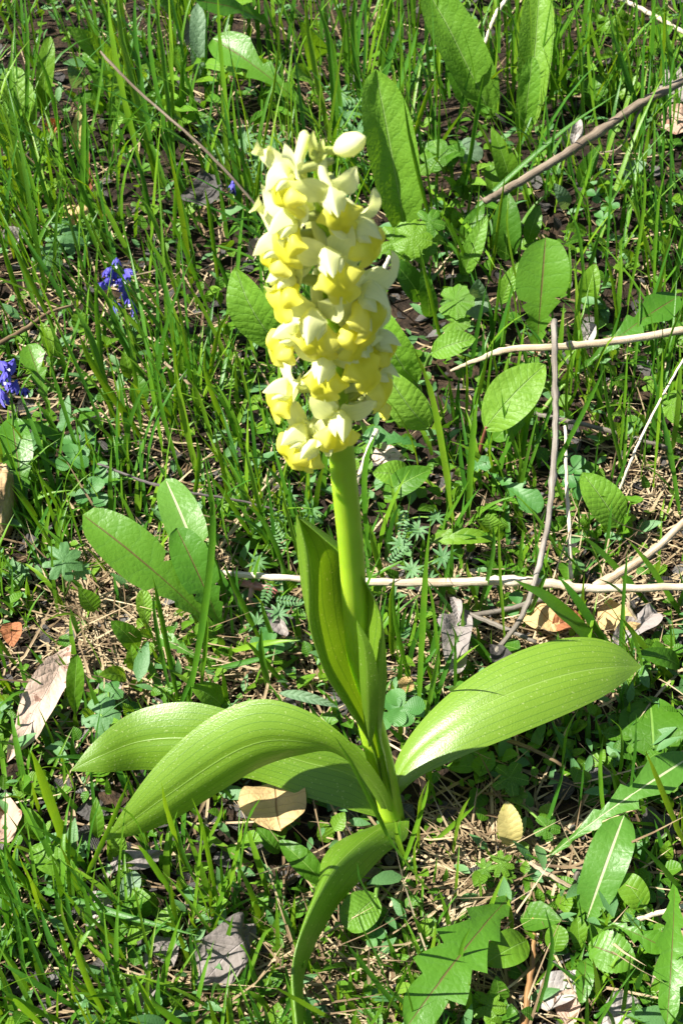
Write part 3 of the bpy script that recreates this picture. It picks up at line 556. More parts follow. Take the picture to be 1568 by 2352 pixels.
clump('small herbs around the feathery leaves above the pale stick', (1080, 1180), (100, 90), 24, 22, 36, zr=(.5, 1.8))
clump('pale green small-leaved herb before the dry straw', (270, 1640), (60, 50), 14, 24, 34, zr=(.5, 1.4))
clump('herbs between the foreground dandelions', (1300, 2080), (90, 60), 14, 22, 36, zr=(.4, 1.2))
clump('low herbs in foreground grass below the arching orchid leaf', (420, 2010), (160, 90), 26, 24, 40, zr=(.4, 1.3))
clump('small herbs in the foreground right of the drooping leaf', (900, 2280), (110, 70), 22, 26, 40, zr=(.4, 1.2))
clump('leafy herbs at the left edge beneath the blue flowers', (60, 1050), (70, 90), 16, 28, 44, zr=(.6, 1.8))
clump('herb seedlings around the dandelion rosette', (420, 1500), (110, 70), 20, 22, 34, zr=(.5, 1.5))
clump('herbs in the shade at the top beside the jagged dark leaf', (590, 230), (80, 90), 18, 28, 48)
# lobed leaves (radial outline)
def disc(pl, px, py, z, rpx, lobes=5, depth=.3, teeth=3, mat='herb', N=None, rot=0., dome=.15, name='leaf', stalk=True):
    global lseed; lseed += 1
    C = P(px, py, z); r = rpx * cmpx(C); Nh = (N or (TOCAM(C) + Vector((random.uniform(-.4, .4), random.uniform(-.4, .4), 1.0)))).normalized()
    X = Nh.cross(Vector((.2, 1, .1))).normalized(); Yv = Nh.cross(X); nA, nR = 60, 5; V = [C]; UV = [(.5, 0)]
    for i in range(1, nR + 1):
        for j in range(nA):
            a = 2 * math.pi * j / nA; q = a / (2 * math.pi) * lobes
            f = abs((q % 1) - .5) * 2; rr = 1 - depth * f ** 2.2
            rr *= 1 - .10 * ((q * teeth) % 1)
            gap = min(a, 2 * math.pi - a); rr *= min(1, .25 + gap * 1.6)
            s = i / nR; d = X * math.cos(a + rot) + Yv * math.sin(a + rot)
            V.append(C + d * (r * rr * s) + Nh * (dome * r * (s * s * (-1) + .35 * math.cos(q * 2 * math.pi) * s * s)) + Nh * (.05 * r * noise.noise(d * s * 4 + Vector((lseed, 0, 0)))))
            UV.append((q % 1, s))
    F = [(0, 1 + j, 1 + (j + 1) % nA) for j in range(nA)]
    for i in range(nR - 1):
        for j in range(nA):
            a = 1 + i * nA + j; b = 1 + i * nA + (j + 1) % nA; F.append((a, a + nA, b + nA, b))
    o = mesh(name, V, F, UV, mat, pl)
    if stalk:
        G = ORG[pl.name]; V, F, UV = tube([G, G.lerp(C, .5) + Vector((0, 0, .3)), C], [.06, .05, .04], 8, 6); mesh('stalk', V, F, UV, 'green_stalk', pl)
    return o
def lobed(px, label, discs, **kw):
    t = thing('lobed_leaf_plant', P(px[0], px[1], 0), label, 'plant')
    for d in discs: disc(t, *d[:4], **{**kw, **(d[4] if len(d) > 4 else {})})
lobed((930, 600), 'dark lobed toothed leaves touching the right side of the flower spike', [(945, 545, 3.2, 50), (905, 555, 2.6, 46), (985, 510, 2.6, 40, D(mat='herb', depth=.5)), (965, 570, 2.2, 40)], lobes=5, depth=.25)
lobed((1045, 760), 'bright scalloped palm-shaped leaf between the broad leaves', [(1045, 690, 2.6, 46), (1045, 740, 1.9, 36), (1090, 700, 1.6, 36, D(mat='hairy'))], lobes=5, depth=.2, mat='broad')
lobed((1030, 400), 'dark three-lobed round leaves behind the lobed toothed plant', [(1010, 355, 2.0, 44), (1045, 345, 2.3, 24), (985, 375, 1.6, 34), (1080, 345, 2, 34, D(mat='hairy'))], lobes=3, depth=.35, teeth=1)
lobed((150, 1370), 'pale many-lobed young leaf above the dry straw left of the dandelion rosette', [(145, 1288, 2.4, 52), (185, 1310, 1.8, 26)], lobes=7, depth=.5, mat='feather')
lobed((1150, 1830), 'lobed leaf in shade under the right orchid leaf', [(1170, 1785, 1.4, 46), (1190, 1825, 1.0, 22), (1255, 1900, 1.1, 34)], lobes=5, depth=.4)
lobed((1140, 2000), 'cut-leaved seedling in straw between orchid and dandelion', [(1150, 1985, 1.0, 34), (1110, 1995, .8, 26), (1165, 2010, .7, 22)], lobes=7, depth=.5)
lobed((1120, 2330), 'lobed leaves beside the brownish stalk at its lower end', [(1120, 2310, 1.0, 44), (1140, 2340, .8, 34), (1090, 2300, .8, 26)], lobes=5, depth=.4)
lobed((1545, 940), 'lobed leaf by the thin bent straw on the right', [(1540, 930, 2, 44), (1500, 880, 1.6, 30)], lobes=5, depth=.35, mat='broad')
lobed((60, 560), 'pale cut leaves under grass above the upper blue flower spray', [(150, 540, 1.6, 50, D(mat='feather')), (110, 590, 1.3, 40, D(mat='feather')), (210, 520, 1.5, 36)], lobes=7, depth=.5)
lobed((260, 1720), 'grey-green cut leaves behind the back left orchid leaf', [(232, 1640, 1.2, 48), (250, 1590, 1.2, 36, D(mat='clover'))], lobes=5, depth=.35, mat='feather')
# clovers: three notched leaflets on a stalk
def clover(px, py, z, rpx, label, n=1, group=None):
    t = thing('clover', P(px, py + 30, 0), label, 'clover', group)
    for k in range(n):
        x, y = (px, py) if k == 0 else (px + random.uniform(-60, 60), py + random.uniform(-40, 40))
        C = P(x, y, z * random.uniform(.7, 1)); r = rpx * cmpx(C); N = (TOCAM(C) * .5 + Vector((random.uniform(-.4, .2), 0, 1))).normalized(); a0 = random.uniform(0, 6)
        X = N.cross(Vector((0, 1, 0))).normalized(); Yv = N.cross(X)
        for q in range(3):
            a = a0 + q * 2.1; d = X * math.cos(a) + Yv * math.sin(a)
            V, F, UV = sheet([C, C + d * r * .5 + N * r * .06, C + d * r + N * r * .02], N, r * .46, 'heart', cup=.2, nr=12, nc=7, seed=q); mesh('leaflet', V, F, UV, 'clover', t)
        G = P(px, py + 30, 0); V, F, UV = tube([G, G.lerp(C, .5) + Vector((.1, 0, .1)), C], .045, 8, 6); mesh('stalk', V, F, UV, 'green_stalk', t)
clover(925, 1625, 1.9, 52, 'blue-green clover right of the orchid base', 2)
clover(165, 1055, 2.0, 42, 'blue-green clover beside the dark dandelion leaves', 2)
clover(215, 1135, 1.6, 44, 'clover left of the thin dark runner twig', 2)
clover(1190, 1390, 1.2, 36, 'clover between tan dead leaves under the pale stick', 1)
clover(700, 390, 2, 36, 'clover in grass left of the flower spike top', 2)
clover(1400, 470, 1.4, 24, 'clover under the brown twig beside the fuzzy leaves', 3)
clover(1320, 1080, 1.6, 40, 'clover left of the dark oval leaf', 2)
clover(860, 2150, 1.0, 30, 'tiny clover under the rounded leaf', 1)
clover(620, 1480, 1.2, 36, 'clover in straw above the arching orchid leaf', 2)
# feathery vetch and crane's-bill leaves
def feather(px, py, label, leaves, group=None):
    t = thing('feathery_herb', P(px, py, 0), label, 'herb', group)
    for (x, y, z, rpx, kind) in leaves:
        C = P(x, y, z); r = rpx * cmpx(C); N = (TOCAM(C) + Vector((random.uniform(-.3, .3), 0, .8))).normalized(); X = N.cross(Vector((.3, 1, 0))).normalized(); Yv = N.cross(X); a0 = random.uniform(0, 6)
        V, F, UV = [], [], []
        def add(p, d, l, wd):
            v, f, u = sheet([p, p + d * l * .5 + N * l * .08, p + d * l], N, wd, 'lance', cup=.3, nr=6, nc=3); o = len(V)
            V.extend(v); UV.extend(u); F.extend(tuple(i + o for i in q) for q in f)
        if kind == 'palm':
            for k in range(9):
                a = a0 + k * .62; add(C, X * math.cos(a) + Yv * math.sin(a), r * random.uniform(.8, 1), r * .10)
        else:
            d = X * math.cos(a0) + Yv * math.sin(a0); s = N.cross(d)
            for k in range(8):
                p = C + d * (r * 2 * k / 8 - r); l = r * .55 * (1 - abs(k - 3) / 9)
                add(p, (s + d * .5).normalized(), l, l * .2); add(p, (d * .5 - s).normalized(), l, l * .2)
            add(C + d * r * .9, d, r * .5, r * .1)
        lf = mesh('leaf', V, F, UV, 'feather', t)
        G = ORG[t.name]; V2, F2, U2 = tube([G, G.lerp(C, .5) + Vector((0, 0, .2)), C], .035, 6, 5); mesh('stalk', V2, F2, U2, 'green_stalk', t)
feather(935, 1330, 'feathery cut-leaved herb just above the pale stick, right of the orchid stem', [(945, 1310, 1.4, 38, 'palm'), (1015, 1280, 1.6, 40, 'palm'), (920, 1250, 1.5, 36, 'palm'), (985, 1330, 1, 30, 'palm'), (960, 1215, 1.8, 36, 'palm')])
feather(920, 1200, 'pinnate vetch leaves right of the orchid stem above the feathery herb', [(925, 1205, 2, 34, 'pin'), (915, 1270, 1.6, 30, 'pin'), (1000, 1190, 1.2, 28, 'palm')])
feather(700, 1150, 'low feathery leaves left of the orchid stem', [(715, 1170, 1.4, 34, 'palm'), (665, 1140, 1.2, 34, 'palm'), (640, 1230, 1.2, 34, 'pin'), (590, 1290, 1.1, 34, 'palm'), (640, 1190, 1, 30, 'palm')])
feather(560, 330, 'grey-green feathery leaves behind the thin brown stalk', [(560, 320, 2, 44, 'palm'), (600, 360, 1.8, 44, 'palm'), (630, 330, 1.6, 40, 'palm'), (480, 300, 1.6, 40, 'palm'), (590, 410, 1.6, 40, 'pin'), (510, 350, 1.8, 38, 'palm')])
feather(790, 310, 'feathery leaves behind the topmost flower buds', [(795, 260, 2, 44, 'palm'), (820, 300, 1.6, 40, 'palm'), (780, 220, 1.6, 40, 'palm'), (815, 240, 2.2, 36, 'pin')])
feather(620, 1400, 'dark feathery leaves under the red twig', [(610, 1370, 1.0, 32, 'pin'), (640, 1410, 1.2, 36, 'palm'), (590, 1430, 1, 34, 'palm'), (665, 1380, 1.0, 30, 'pin')])
# ---------------------------------------------------------------- twigs and stalks
def twig(name, pts, rad, mat, label, n=40, jit=.02, knots=(), branches=(), cat='twig', k=9):
    W = [P(*p) for p in pts]; t = thing(name, W[0], label, cat)
    V, F, UV = tube(W, [r * .82 for r in rad], n, k, jit, seed=len(label), knots=knots); mesh('shaft', V, F, UV, mat, t)
    for bp, br in branches:
        V, F, UV = tube([P(*p) for p in bp], br, 18, 7, jit, seed=len(label) + 3); mesh('side_twig', V, F, UV, mat, t)
    return t
twig('twig', [(1112, 462, 3.2), (1180, 425, 3.4), (1290, 358, 3.8), (1400, 285, 4.0), (1480, 232, 4.2), (1640, 150, 4.4)], [.20, .24, .26, .27, .26, .25], 'bark_brown', 'thick brown broken twig slanting above the leaves behind the orchid', knots=(.55,), n=60, branches=[([(1478, 232, 4.2), (1450, 290, 3.4), (1420, 340, 2.4), (1360, 352, 1.2)], [.08, .06, .05, .04])])
twig('dry_stalk', [(1035, 852, 1.4), (1100, 825, 2.2), (1165, 803, 2.9), (1300, 795, 3.4), (1440, 780, 3.5), (1640, 745, 3.6)], [.08, .13, .17, .19, .20, .24], 'pale_stalk', 'pale bent dry stalk crossing the thin grey twig', knots=(.35, .62), cat='stalk')
twig('twig', [(1272, 736, 4.6), (1273, 850, 4.2), (1275, 960, 3.8), (1268, 1100, 3.2), (1250, 1240, 2.4), (1205, 1400, 1.8), (1128, 1512, .5)], [.16, .16, .15, .15, .14, .13, .12], 'bark_grey', 'thin grey bent twig standing before the bright oval leaf', knots=(.25, .5), n=60)
twig('dry_stalk', [(497, 1314, 1.2), (620, 1325, 1.5), (850, 1336, 1.6), (1050, 1338, 1.7), (1150, 1333, 1.8), (1260, 1340, 1.8), (1370, 1352, 1.8), (1640, 1345, 2.0)], [.14, .16, .17, .20, .21, .22, .19, .18], 'pale_stalk', 'long pale dry stick lying behind the orchid stem', knots=(.6, .78), n=70, cat='stick', branches=[([(1365, 1347, 1.8), (1430, 1310, 2.2), (1500, 1265, 2.6), (1600, 1170, 3.0)], [.17, .17, .15, .14]), ([(1442, 1362, 1.7), (1446, 1400, 1.2), (1475, 1440, .5)], [.1, .07, .05])])
twig('dry_stalk', [(232, 118, 7.5), (250, 140, 7.3), (330, 220, 6.4), (440, 315, 5.4), (530, 405, 4.0), (625, 515, 2.0)], [.05, .09, .08, .08, .08, .07], 'bark_brown', 'long thin brown stalk slanting through tall grass left of the spike', knots=(.05,), cat='stalk', jit=.008)
twig('twig', [(552, 1338, .9), (590, 1346, 1.0), (636, 1358, .8)], [.17, .19, .17], 'bark_red', 'short reddish twig piece under the pale stick', n=24, branches=[([(580, 1350, .9), (575, 1375, .6), (582, 1392, .3)], [.12, .1, .06])])
twig('runner', [(225, 1065, 2.6), (330, 1105, 2.4), (430, 1130, 2.1), (540, 1148, 1.7), (650, 1175, 1.2)], [.05, .07, .07, .06, .05], 'bark_dark', 'thin dark runner twig lying left of the orchid stem', jit=.02)
twig('dry_stalk', [(1420, -5, 2.5), (1490, 30, 2.2), (1600, 92, 1.6)], [.14, .15, .14], 'pale_stalk', 'pale dry stalk behind the pair of smooth oval leaves', cat='stalk')
twig('dry_stalk', [(1170, -10, 3.5), (1140, 30, 3), (1110, 106, 1.5)], [.15, .14, .1], 'pale_stalk', 'pale split stalk between the big two-toned and dark quilted leaves', cat='stalk')
twig('dry_stalk', [(896, 588, 3.5), (880, 622, 2.8), (866, 655, 2.2)], [.11, .14, .12], 'pale_stalk', 'short pale broken stalk sticking out right of the spike', cat='stalk', n=20)
twig('dry_stalk', [(866, 985, 2.2), (840, 1050, 1.6), (812, 1125, 1)], [.13, .14, .12], 'pale_stalk', 'grey-brown straw right behind the orchid stem top', cat='stalk', n=20)
twig('twig', [(1205, 945, 1), (1270, 960, 1.2), (1380, 985, 1.2), (1540, 1030, 1.0)], [.12, .13, .12, .1], 'bark_grey', 'grey twig lying in shade behind the thin bent twig', n=40)
twig('dry_stalk', [(1590, 790, 5.0), (1520, 910, 4.0), (1460, 1030, 3.0), (1420, 1130, 1.0)], [.05, .06, .07, .07], 'pale_stalk', 'thin bent straw on the right above the dark oval leaf', cat='stalk', jit=.01)
twig('dry_stalk', [(1297, 980, 2.5), (1300, 1090, 2.2), (1305, 1190, 2), (1310, 1330, .6)], [.07, .09, .1, .1], 'pale_stalk', 'upright straw behind the pale stick near the thin grey twig', cat='stalk', n=30)
twig('twig', [(1080, 1415, .8), (1180, 1395, 1.0), (1260, 1370, 1.2)], [.12, .13, .1], 'bark_grey', 'grey twig piece under the pale stick beside tan dead leaves', n=20)
twig('twig', [(1060, 1402, .9), (1150, 1440, .9), (1230, 1475, .7)], [.1, .12, .1], 'bark_grey', 'grey twig piece crossing behind the right orchid leaf', n=20)
twig('dry_stalk', [(640, 1080, 1.4), (560, 1180, 1.0), (505, 1260, .6)], [.05, .07, .07], 'straw', 'thin straw under the lowest flowers', cat='stalk', n=20, jit=.01)
twig('dry_stalk', [(670, 1030, 1.6), (640, 1090, 1.2), (590, 1150, .6)], [.06, .08, .07], 'straw', 'split straw left of the orchid stem top', cat='stalk', n=20, jit=.01)
twig('dry_stalk', [(-20, 800, 2.8), (60, 755, 2.6), (110, 720, 2.6), (170, 700, 2.4)], [.13, .13, .1, .06], 'straw', 'tan dry stalk left of the upper blue flower spray', cat='stalk', n=24)
twig('dry_stalk', [(378, 833, 2.4), (420, 868, 2), (466, 914, 1.4)], [.08, .09, .07], 'pale_stalk', 'short white straw in grass left of the spike', cat='stalk', n=14)
twig('dry_stalk', [(1328, 2047, .9), (1270, 2015, 1.3), (1214, 1980, 1.5)], [.09, .1, .08], 'pale_stalk', 'short white straw beside the two dandelion leaves', cat='stalk', n=14)
twig('twig', [(1370, 1952, 1.0), (1330, 2000, .9), (1290, 2085, .8), (1240, 2120, .5)], [.1, .1, .1, .08], 'bark_grey', 'small grey twig between the paired dandelion leaves', n=24)
twig('dry_stalk', [(1222, 2085, 1.0), (1225, 2180, .9), (1215, 2260, .7), (1195, 2420, .4)], [.07, .10, .13, .16], 'tan_stalk', 'brownish flat stalk between lobed and round leaves', cat='stalk', n=24)
twig('twig', [(336, 2145, .6), (338, 2220, .7), (345, 2330, .6)], [.1, .11, .1], 'bark_dark', 'dark weathered twig among dead leaves in front', n=20)
twig('dry_stalk', [(1120, 1690, .6), (1180, 1705, 1.0), (1260, 1740, .9), (1300, 1765, .5)], [.09, .1, .08, .06], 'straw', 'tan stalk under the right orchid leaf', cat='stalk', n=20)
twig('dry_stalk', [(1450, 2115, .7), (1520, 2095, .9), (1590, 2075, .9)], [.1, .11, .1], 'pale_stalk', 'pale straw lying by the round sunlit leaf', cat='stalk', n=16)
twig('dry_stalk', [(645, 325, 1.6), (690, 350, 1.4), (770, 345, 1.0)], [.11, .1, .08], 'bark_brown', 'brown stalk behind the spike top', cat='stalk', n=16)

# ---------------------------------------------------------------- dead leaves
def dead(b, t, wpx, mat, label, bz=.6, tz=.6, kind='oval', crumple=.3, cup=.3, arch=.06, roll=0., twist=0.):
    th = thing('dead_leaf', P(b[0], b[1], 0), label, 'dead leaf')
    add_leaf(th, b, t, wpx * .82, kind=kind, mat=mat, bz=bz * .75, tz=tz * .8, arch=arch, cup=cup, crumple=crumple, roll=roll, twist=twist, nr=26, wave=.12, name='blade')
    return th
dead((622, 1790), (640, 1905), 190, 'dead_tan', 'tan dry round leaf lying under the left orchid leaves', .9, 1.4, 'round', .18, .08)
dead((165, 1482), (20, 1760), 100, 'dead_brown', 'long mottled pinkish brown dead leaf under the back left orchid leaf tip', 1.4, .9, 'lance', .22, .25, .05)
dead((20, 1960), (10, 1830), 110, 'dead_brown', 'brown curled dead leaf beside the long mottled one', .8, 1.2, 'oval', .4, .5)
dead((590, 2130), (445, 2240), 130, 'dead_grey', 'grey crumpled dead leaf at the end of the long flat grass blade', 1.0, 1.2, 'oval', .7, .3)
dead((1050, 1400), (1040, 1545), 92, 'dead_grey', 'grey crumpled dead leaf between orchid stem and right leaf', 1.4, 1.0, 'lance', .35, .35)
dead((1040, 1370), (1055, 1430), 30, 'dead_grey', 'narrow grey curled dead leaf hanging by the pale stick', 1.2, 1.6, 'oval', .2, .8)
dead((1190, 1370), (1290, 1450), 105, 'dead_tan', 'tan dead leaf under the pale stick in dappled shade', .8, .9, 'oval', .3, .25)
dead((1370, 1400), (1480, 1440), 90, 'dead_tan', 'tan dead leaf under the fork of the pale stick', .7, .9, 'oval', .35, .2)
dead((1270, 1440), (1340, 1420), 80, 'dead_red', 'small rusty curled dead leaf above the right orchid leaf', .9, 1.2, 'oval', .3, .6)
dead((1420, 1480), (1510, 1400), 90, 'dead_grey', 'grey dead leaf behind the right orchid leaf tip', .6, .9, 'oval', .4, .4)
dead((1305, 345), (1330, 270), 70, 'dead_grey', 'grey curled dead leaf caught under the brown twig', 1.6, 3.2, 'oval', .3, .95)
dead((1530, 240), (1560, 150), 80, 'dead_grey', 'grey dead leaf at the thick end of the brown twig', 1.2, 2.4, 'oval', .5, .4)
dead((1510, 290), (1590, 260), 90, 'dead_brown', 'brown dead leaf below the thick end of the brown twig', 1.0, 1.8, 'oval', .5, .4)
dead((1330, 800), (1370, 745), 60, 'dead_grey', 'grey hollow curled dead leaf on the toothed leaf by the pale stalk', 1.8, 3.0, 'oval', .25, 1.0)
dead((450, 480), (490, 395), 90, 'dead_dark', 'blackish shrivelled dead leaf in grass near the tiny blue flower', 1.0, 2.4, 'oval', .6, .6)
dead((575, 590), (615, 560), 60, 'dead_grey', 'small grey fuzzy shrivelled leaf ball left of the spike', 1.5, 2.2, 'round', .4, .9)
dead((400, 95), (450, 70), 90, 'dead_grey', 'grey brown dead leaf beneath the greyish ribbed leaf', .9, 1.4, 'oval', .5, .3)
dead((120, 310), (145, 272), 44, 'dead_red', 'rusty red curled leaf tip beside the cream leaf', 1.6, 3.0, 'oval', .3, .8)
dead((175, 350), (188, 240), 36, 'yellowed', 'cream withered upright leaf in tall grass', 1.2, 4.0, 'lance', .1, .5)
dead((205, 440), (195, 330), 30, 'dead_red', 'narrow brown withered leaf beside the cream one', 1.0, 3.0, 'lance', .15, .6)
dead((130, 490), (220, 520), 70, 'dead_tan', 'tan dead leaf deep in grass', .8, 1.0, 'oval', .4, .3)
dead((225, 510), (240, 470), 40, 'dead_red', 'rusty dead leaf fragment deep in grass', .8, 1.3, 'oval', .3, .5)
dead((20, 560), (60, 530), 80, 'dead_grey', 'grey dead leaf in the grass shade', .7, 1.0, 'oval', .4, .3)
dead((205, 1600), (275, 1570), 60, 'dead_grey', 'small grey dead leaf beside the cluster of spoon leaves', .7, 1.0, 'oval', .4, .3)
dead((620, 1400), (650, 1460), 60, 'dead_grey', 'grey curled bark-like leaf under the red twig', .7, 1.1, 'oval', .35, .9)
dead((170, 2080), (260, 2110), 90, 'dead_grey', 'grey dead leaf below the rosette of spoon leaves', .6, .8, 'oval', .4, .3)
dead((250, 2000), (370, 1970), 80, 'dead_grey', 'grey brown dead leaf between straw and spoon leaves', .6, .9, 'oval', .5, .3)
dead((360, 2200), (400, 2150), 80, 'dead_grey', 'crumpled grey leaf beside the dark weathered twig', .7, .9, 'oval', .5, .4)
dead((320, 2330), (370, 2260), 56, 'dead_grey', 'grey narrow dead leaf by the weathered twig', .7, 1.0, 'lance', .4, .4)
dead((1240, 2290), (1330, 2240), 100, 'dead_grey', 'grey dead leaf under the dandelion seedling', .6, 1.0, 'oval', .4, .3)
dead((1270, 2340), (1340, 2310), 90, 'dead_brown', 'brown dead leaf fragment below the grey one', .6, .8, 'oval', .4, .3)
dead((1380, 2330), (1470, 2300), 110, 'dead_grey', 'broad grey dead leaf left of the narrow toothed leaves', .6, .8, 'oval', .4, .3)
dead((1500, 2270), (1515, 2190), 60, 'dead_brown', 'brown curled dead leaf under the narrow toothed leaves', .8, 1.2, 'oval', .4, .7)
dead((1480, 1920), (1530, 1870), 90, 'dead_dark', 'dark grey dead leaf behind the white-ribbed dandelion leaf', .6, .9, 'oval', .4, .3)
dead((930, 1590), (940, 1560), 44, 'dead_tan', 'small tan leaf fragment above the clover', .7, 1.0, 'oval', .2, .3)
dead((20, 1430), (40, 1480), 60, 'dead_red', 'rusty dead leaf piece beside dry straw', .6, .9, 'oval', .3, .4)
dead((1190, 1540), (1110, 1500), 60, 'dead_dark', 'dark dead leaf hidden behind the right orchid leaf', .6, .8, 'oval', .4, .4)
dead((860, 1040), (930, 1060), 60, 'dead_brown', 'brown dead leaf under the jagged grey-green leaf', .5, .7, 'oval', .3, .3)

# ---------------------------------------------------------------- stone at the left
def make_stone():
    import bmesh
    bm = bmesh.new(); bmesh.ops.create_icosphere(bm, subdivisions=5, radius=1.0)
    C = P(-6, 1150, 1.0)
    for v in bm.verts:
        n = noise.fractal(v.co * 1.6, .8, 2.1, 5) * .22
        q = v.co * (1 + n); c = Vector((math.copysign(abs(q.x) ** .75, q.x), math.copysign(abs(q.y) ** .75, q.y), math.copysign(abs(q.z) ** .75, q.z)))
        v.co = Vector((c.x * .75, c.y * 1.5, c.z * 1.3)) * CM
    me = bpy.data.meshes.new('stone'); bm.to_mesh(me); bm.free(); me.materials.append(M['stone']); me.polygons.foreach_set('use_smooth', np.ones(len(me.polygons), bool))
    o = bpy.data.objects.new('stone', me); COL.objects.link(o); o.location = C * CM; props(o, 'tan rough stone at the edge of the toothed dandelion leaves', 'stone')
make_stone()

# ---------------------------------------------------------------- blue milkwort sprays
def milkwort(base, top, florets, label):
    G = P(base[0], base[1], 0); t = thing('blue_flower', G, label, 'flower'); Tp = PY(top[0], top[1], G.y + .5)
    V, F, UV = tube([G, G.lerp(Tp, .5) + Vector((.3, 0, .2)), Tp], [.06, .05, .04], 14, 6); mesh('stem', V, F, UV, 'green_stalk', t)
    for i, (x, y) in enumerate(f for k, f in enumerate(florets) if k % 4 != 2):
        rr = random.Random(i + x); c = PY(x, y, G.y + .4 + rr.uniform(-.4, .2)); d = Vector((rr.uniform(-1, 1), -.7 + rr.uniform(-.3, .3), rr.uniform(-.7, .3))).normalized()
        s = d.cross(Vector((0, 0, 1))).normalized(); u = s.cross(d)
        V, F, UV = tube([c - d * .3, c, c + d * .28], [.05, .10, .06], 8, 7); f = mesh('floret', V, F, UV, 'blue', t)
        for sg in (-1, 1):
            v, fa, uv = sheet([c - d * .3, c + s * sg * .16 + u * .05, c + s * sg * .22 + d * .35], (s * sg + u * .5), .17, 'oval', cup=-.3, nr=8, nc=5); mesh('wing_petal', v, fa, uv, 'blue', f)
        v, fa, uv = sheet([c - d * .2 + u * .05, c + u * .17, c + d * .3 + u * .12], u, .13, 'oval', cup=-.4, nr=8, nc=5); mesh('petal', v, fa, uv, 'blue', f)
        if i % 2 == 0:
            v, fa, uv = sheet([c + d * .2, c + d * .32 - u * .03, c + d * .42 - u * .08], u, .06, 'round', cup=.3, nr=5, nc=5); mesh('fringe', v, fa, uv, 'white', f)
        m = (c - d * .3); q = min((G.lerp(Tp, k / 20) for k in range(21)), key=lambda p: (p - m).length)
        V, F, UV = tube([m, q], .025, 3, 5); mesh('pedicel', V, F, UV, 'green_stalk', f)
milkwort((330, 760), (262, 598), [(268, 602), (252, 622), (278, 618), (262, 632), (250, 645), (290, 636), (300, 642), (242, 655), (275, 648), (288, 680), (272, 688), (298, 690), (270, 704), (310, 712), (306, 726), (284, 660), (296, 625), (246, 630)], 'upper spray of violet-blue flowers standing in grass left of the spike')
milkwort((20, 1080), (10, 830), [(8, 838), (18, 848), (2, 856), (14, 862), (26, 840), (20, 884), (6, 890), (34, 888), (58, 900), (12, 918), (18, 926), (4, 905), (2, 995), (10, 1010), (6, 1028), (2, 1042), (10, 872)], 'lower spray of blue flowers beside dark dandelion leaves')
milkwort((545, 480), (536, 425), [(535, 428), (541, 436), (530, 434), (538, 422)], 'tiny solitary blue flower in grass left of the spike top')

# ---------------------------------------------------------------- tall grass: each tuft a thing, each blade a part
def blade_pts(B, Tp, bow):
    d = Tp - B; s = Vector((d.y, -d.x, 0)); s = s.normalized() if s.length > 1e-4 else Vector((1, 0, 0))
    return [B, B.lerp(Tp, .35) + Vector((bow[0], bow[1], abs(bow[2]))) * .8, B.lerp(Tp, .7) + Vector((bow[0], bow[1], abs(bow[2]))), Tp]
gs = 0
def tuft(label, blades, group=None, mat='grass'):
    global gs
    b0 = blades[0]; t = thing('grass_tuft', P(b0[0], b0[1], 0), label, 'grass', group)
    for b in blades:
        gs += 1; rr = random.Random(gs * 7)
        bx, by, tx, ty, wpx = b[:5]; lean = b[5] if len(b) > 5 else rr.uniform(-1.5, 2.0); tz = b[6] if len(b) > 6 else None
        B = P(bx, by, 0); Tp = P(tx, ty, tz) if tz is not None else PY(tx, ty, B.y + lean); L = (Tp - B).length
        bow = (rr.uniform(-.05, .05) * L, rr.uniform(-.04, .04) * L, rr.uniform(.02, .07) * L)
        mid = (B + Tp) / 2; N = (TOCAM(mid) + Vector((rr.uniform(-1.1, .5), 0, .3))).normalized()
        c = blade_pts(B, Tp, bow); n = 14; cc = spline(c, n); V, UV = [], []; hw = wpx * cmpx(mid) * .66
        for i in range(n):
            T = (cc[min(i + 1, n - 1)] - cc[max(i - 1, 0)]).normalized(); q = i / (n - 1)
            Nq = Matrix.Rotation(rr.uniform(-.05, .05) + (q - .5) * rr.choice((-.8, .8, .2)), 3, T) @ N if i else N
            S = T.cross(Nq).normalized(); Nn = S.cross(T); wd = hw * (.7 + .3 * min(1, q * 3)) * (1 - max(0, (q - .45) / .55) ** 1.8)
            for j in range(3):
                u = j - 1; V.append(cc[i] + S * (u * wd) + Nn * (abs(u) * wd * .45)); UV.append((j / 2, q))
        mesh('blade', V, grid_faces(n, 3), UV, mat, t)
tuft('dense tuft of tall grass around the upper thin brown stalk', [(330, 400, 247, -30, 15, 2), (372, 440, 268, -30, 13, 3), (365, 420, 312, -40, 10, 3), (420, 450, 345, -30, 10, 3), (405, 430, 352, -20, 9, 3), (400, 380, 386, -40, 9, 2), (420, 300, 438, 95, 9, 0), (390, 460, 335, 300, 8), (340, 470, 260, 250, 8), (440, 500, 360, 260, 9), (460, 480, 520, 250, 7), (350, 540, 300, 330, 9), (400, 560, 430, 330, 8)])
tuft('slim grass blades behind the tiny blue flower', [(545, 440, 500, -40, 11, 2), (570, 500, 640, 0, 5, 2), (580, 520, 600, 330, 6), (555, 480, 475, 290, 7), (520, 500, 470, 300, 7), (600, 560, 560, 380, 7)])
tuft('tall grass at the far left among strap leaves', [(60, 330, 55, -30, 8, 2), (190, 560, 196, 195, 11, 1), (200, 470, 178, 200, 9), (95, 480, 0, 270, 10), (130, 610, 50, 330, 9), (260, 590, 150, 300, 9), (255, 640, 170, 430, 8), (40, 560, 110, 285, 5), (110, 640, 20, 420, 8), (150, 400, 70, 90, 7), (70, 220, 100, 20, 6)])
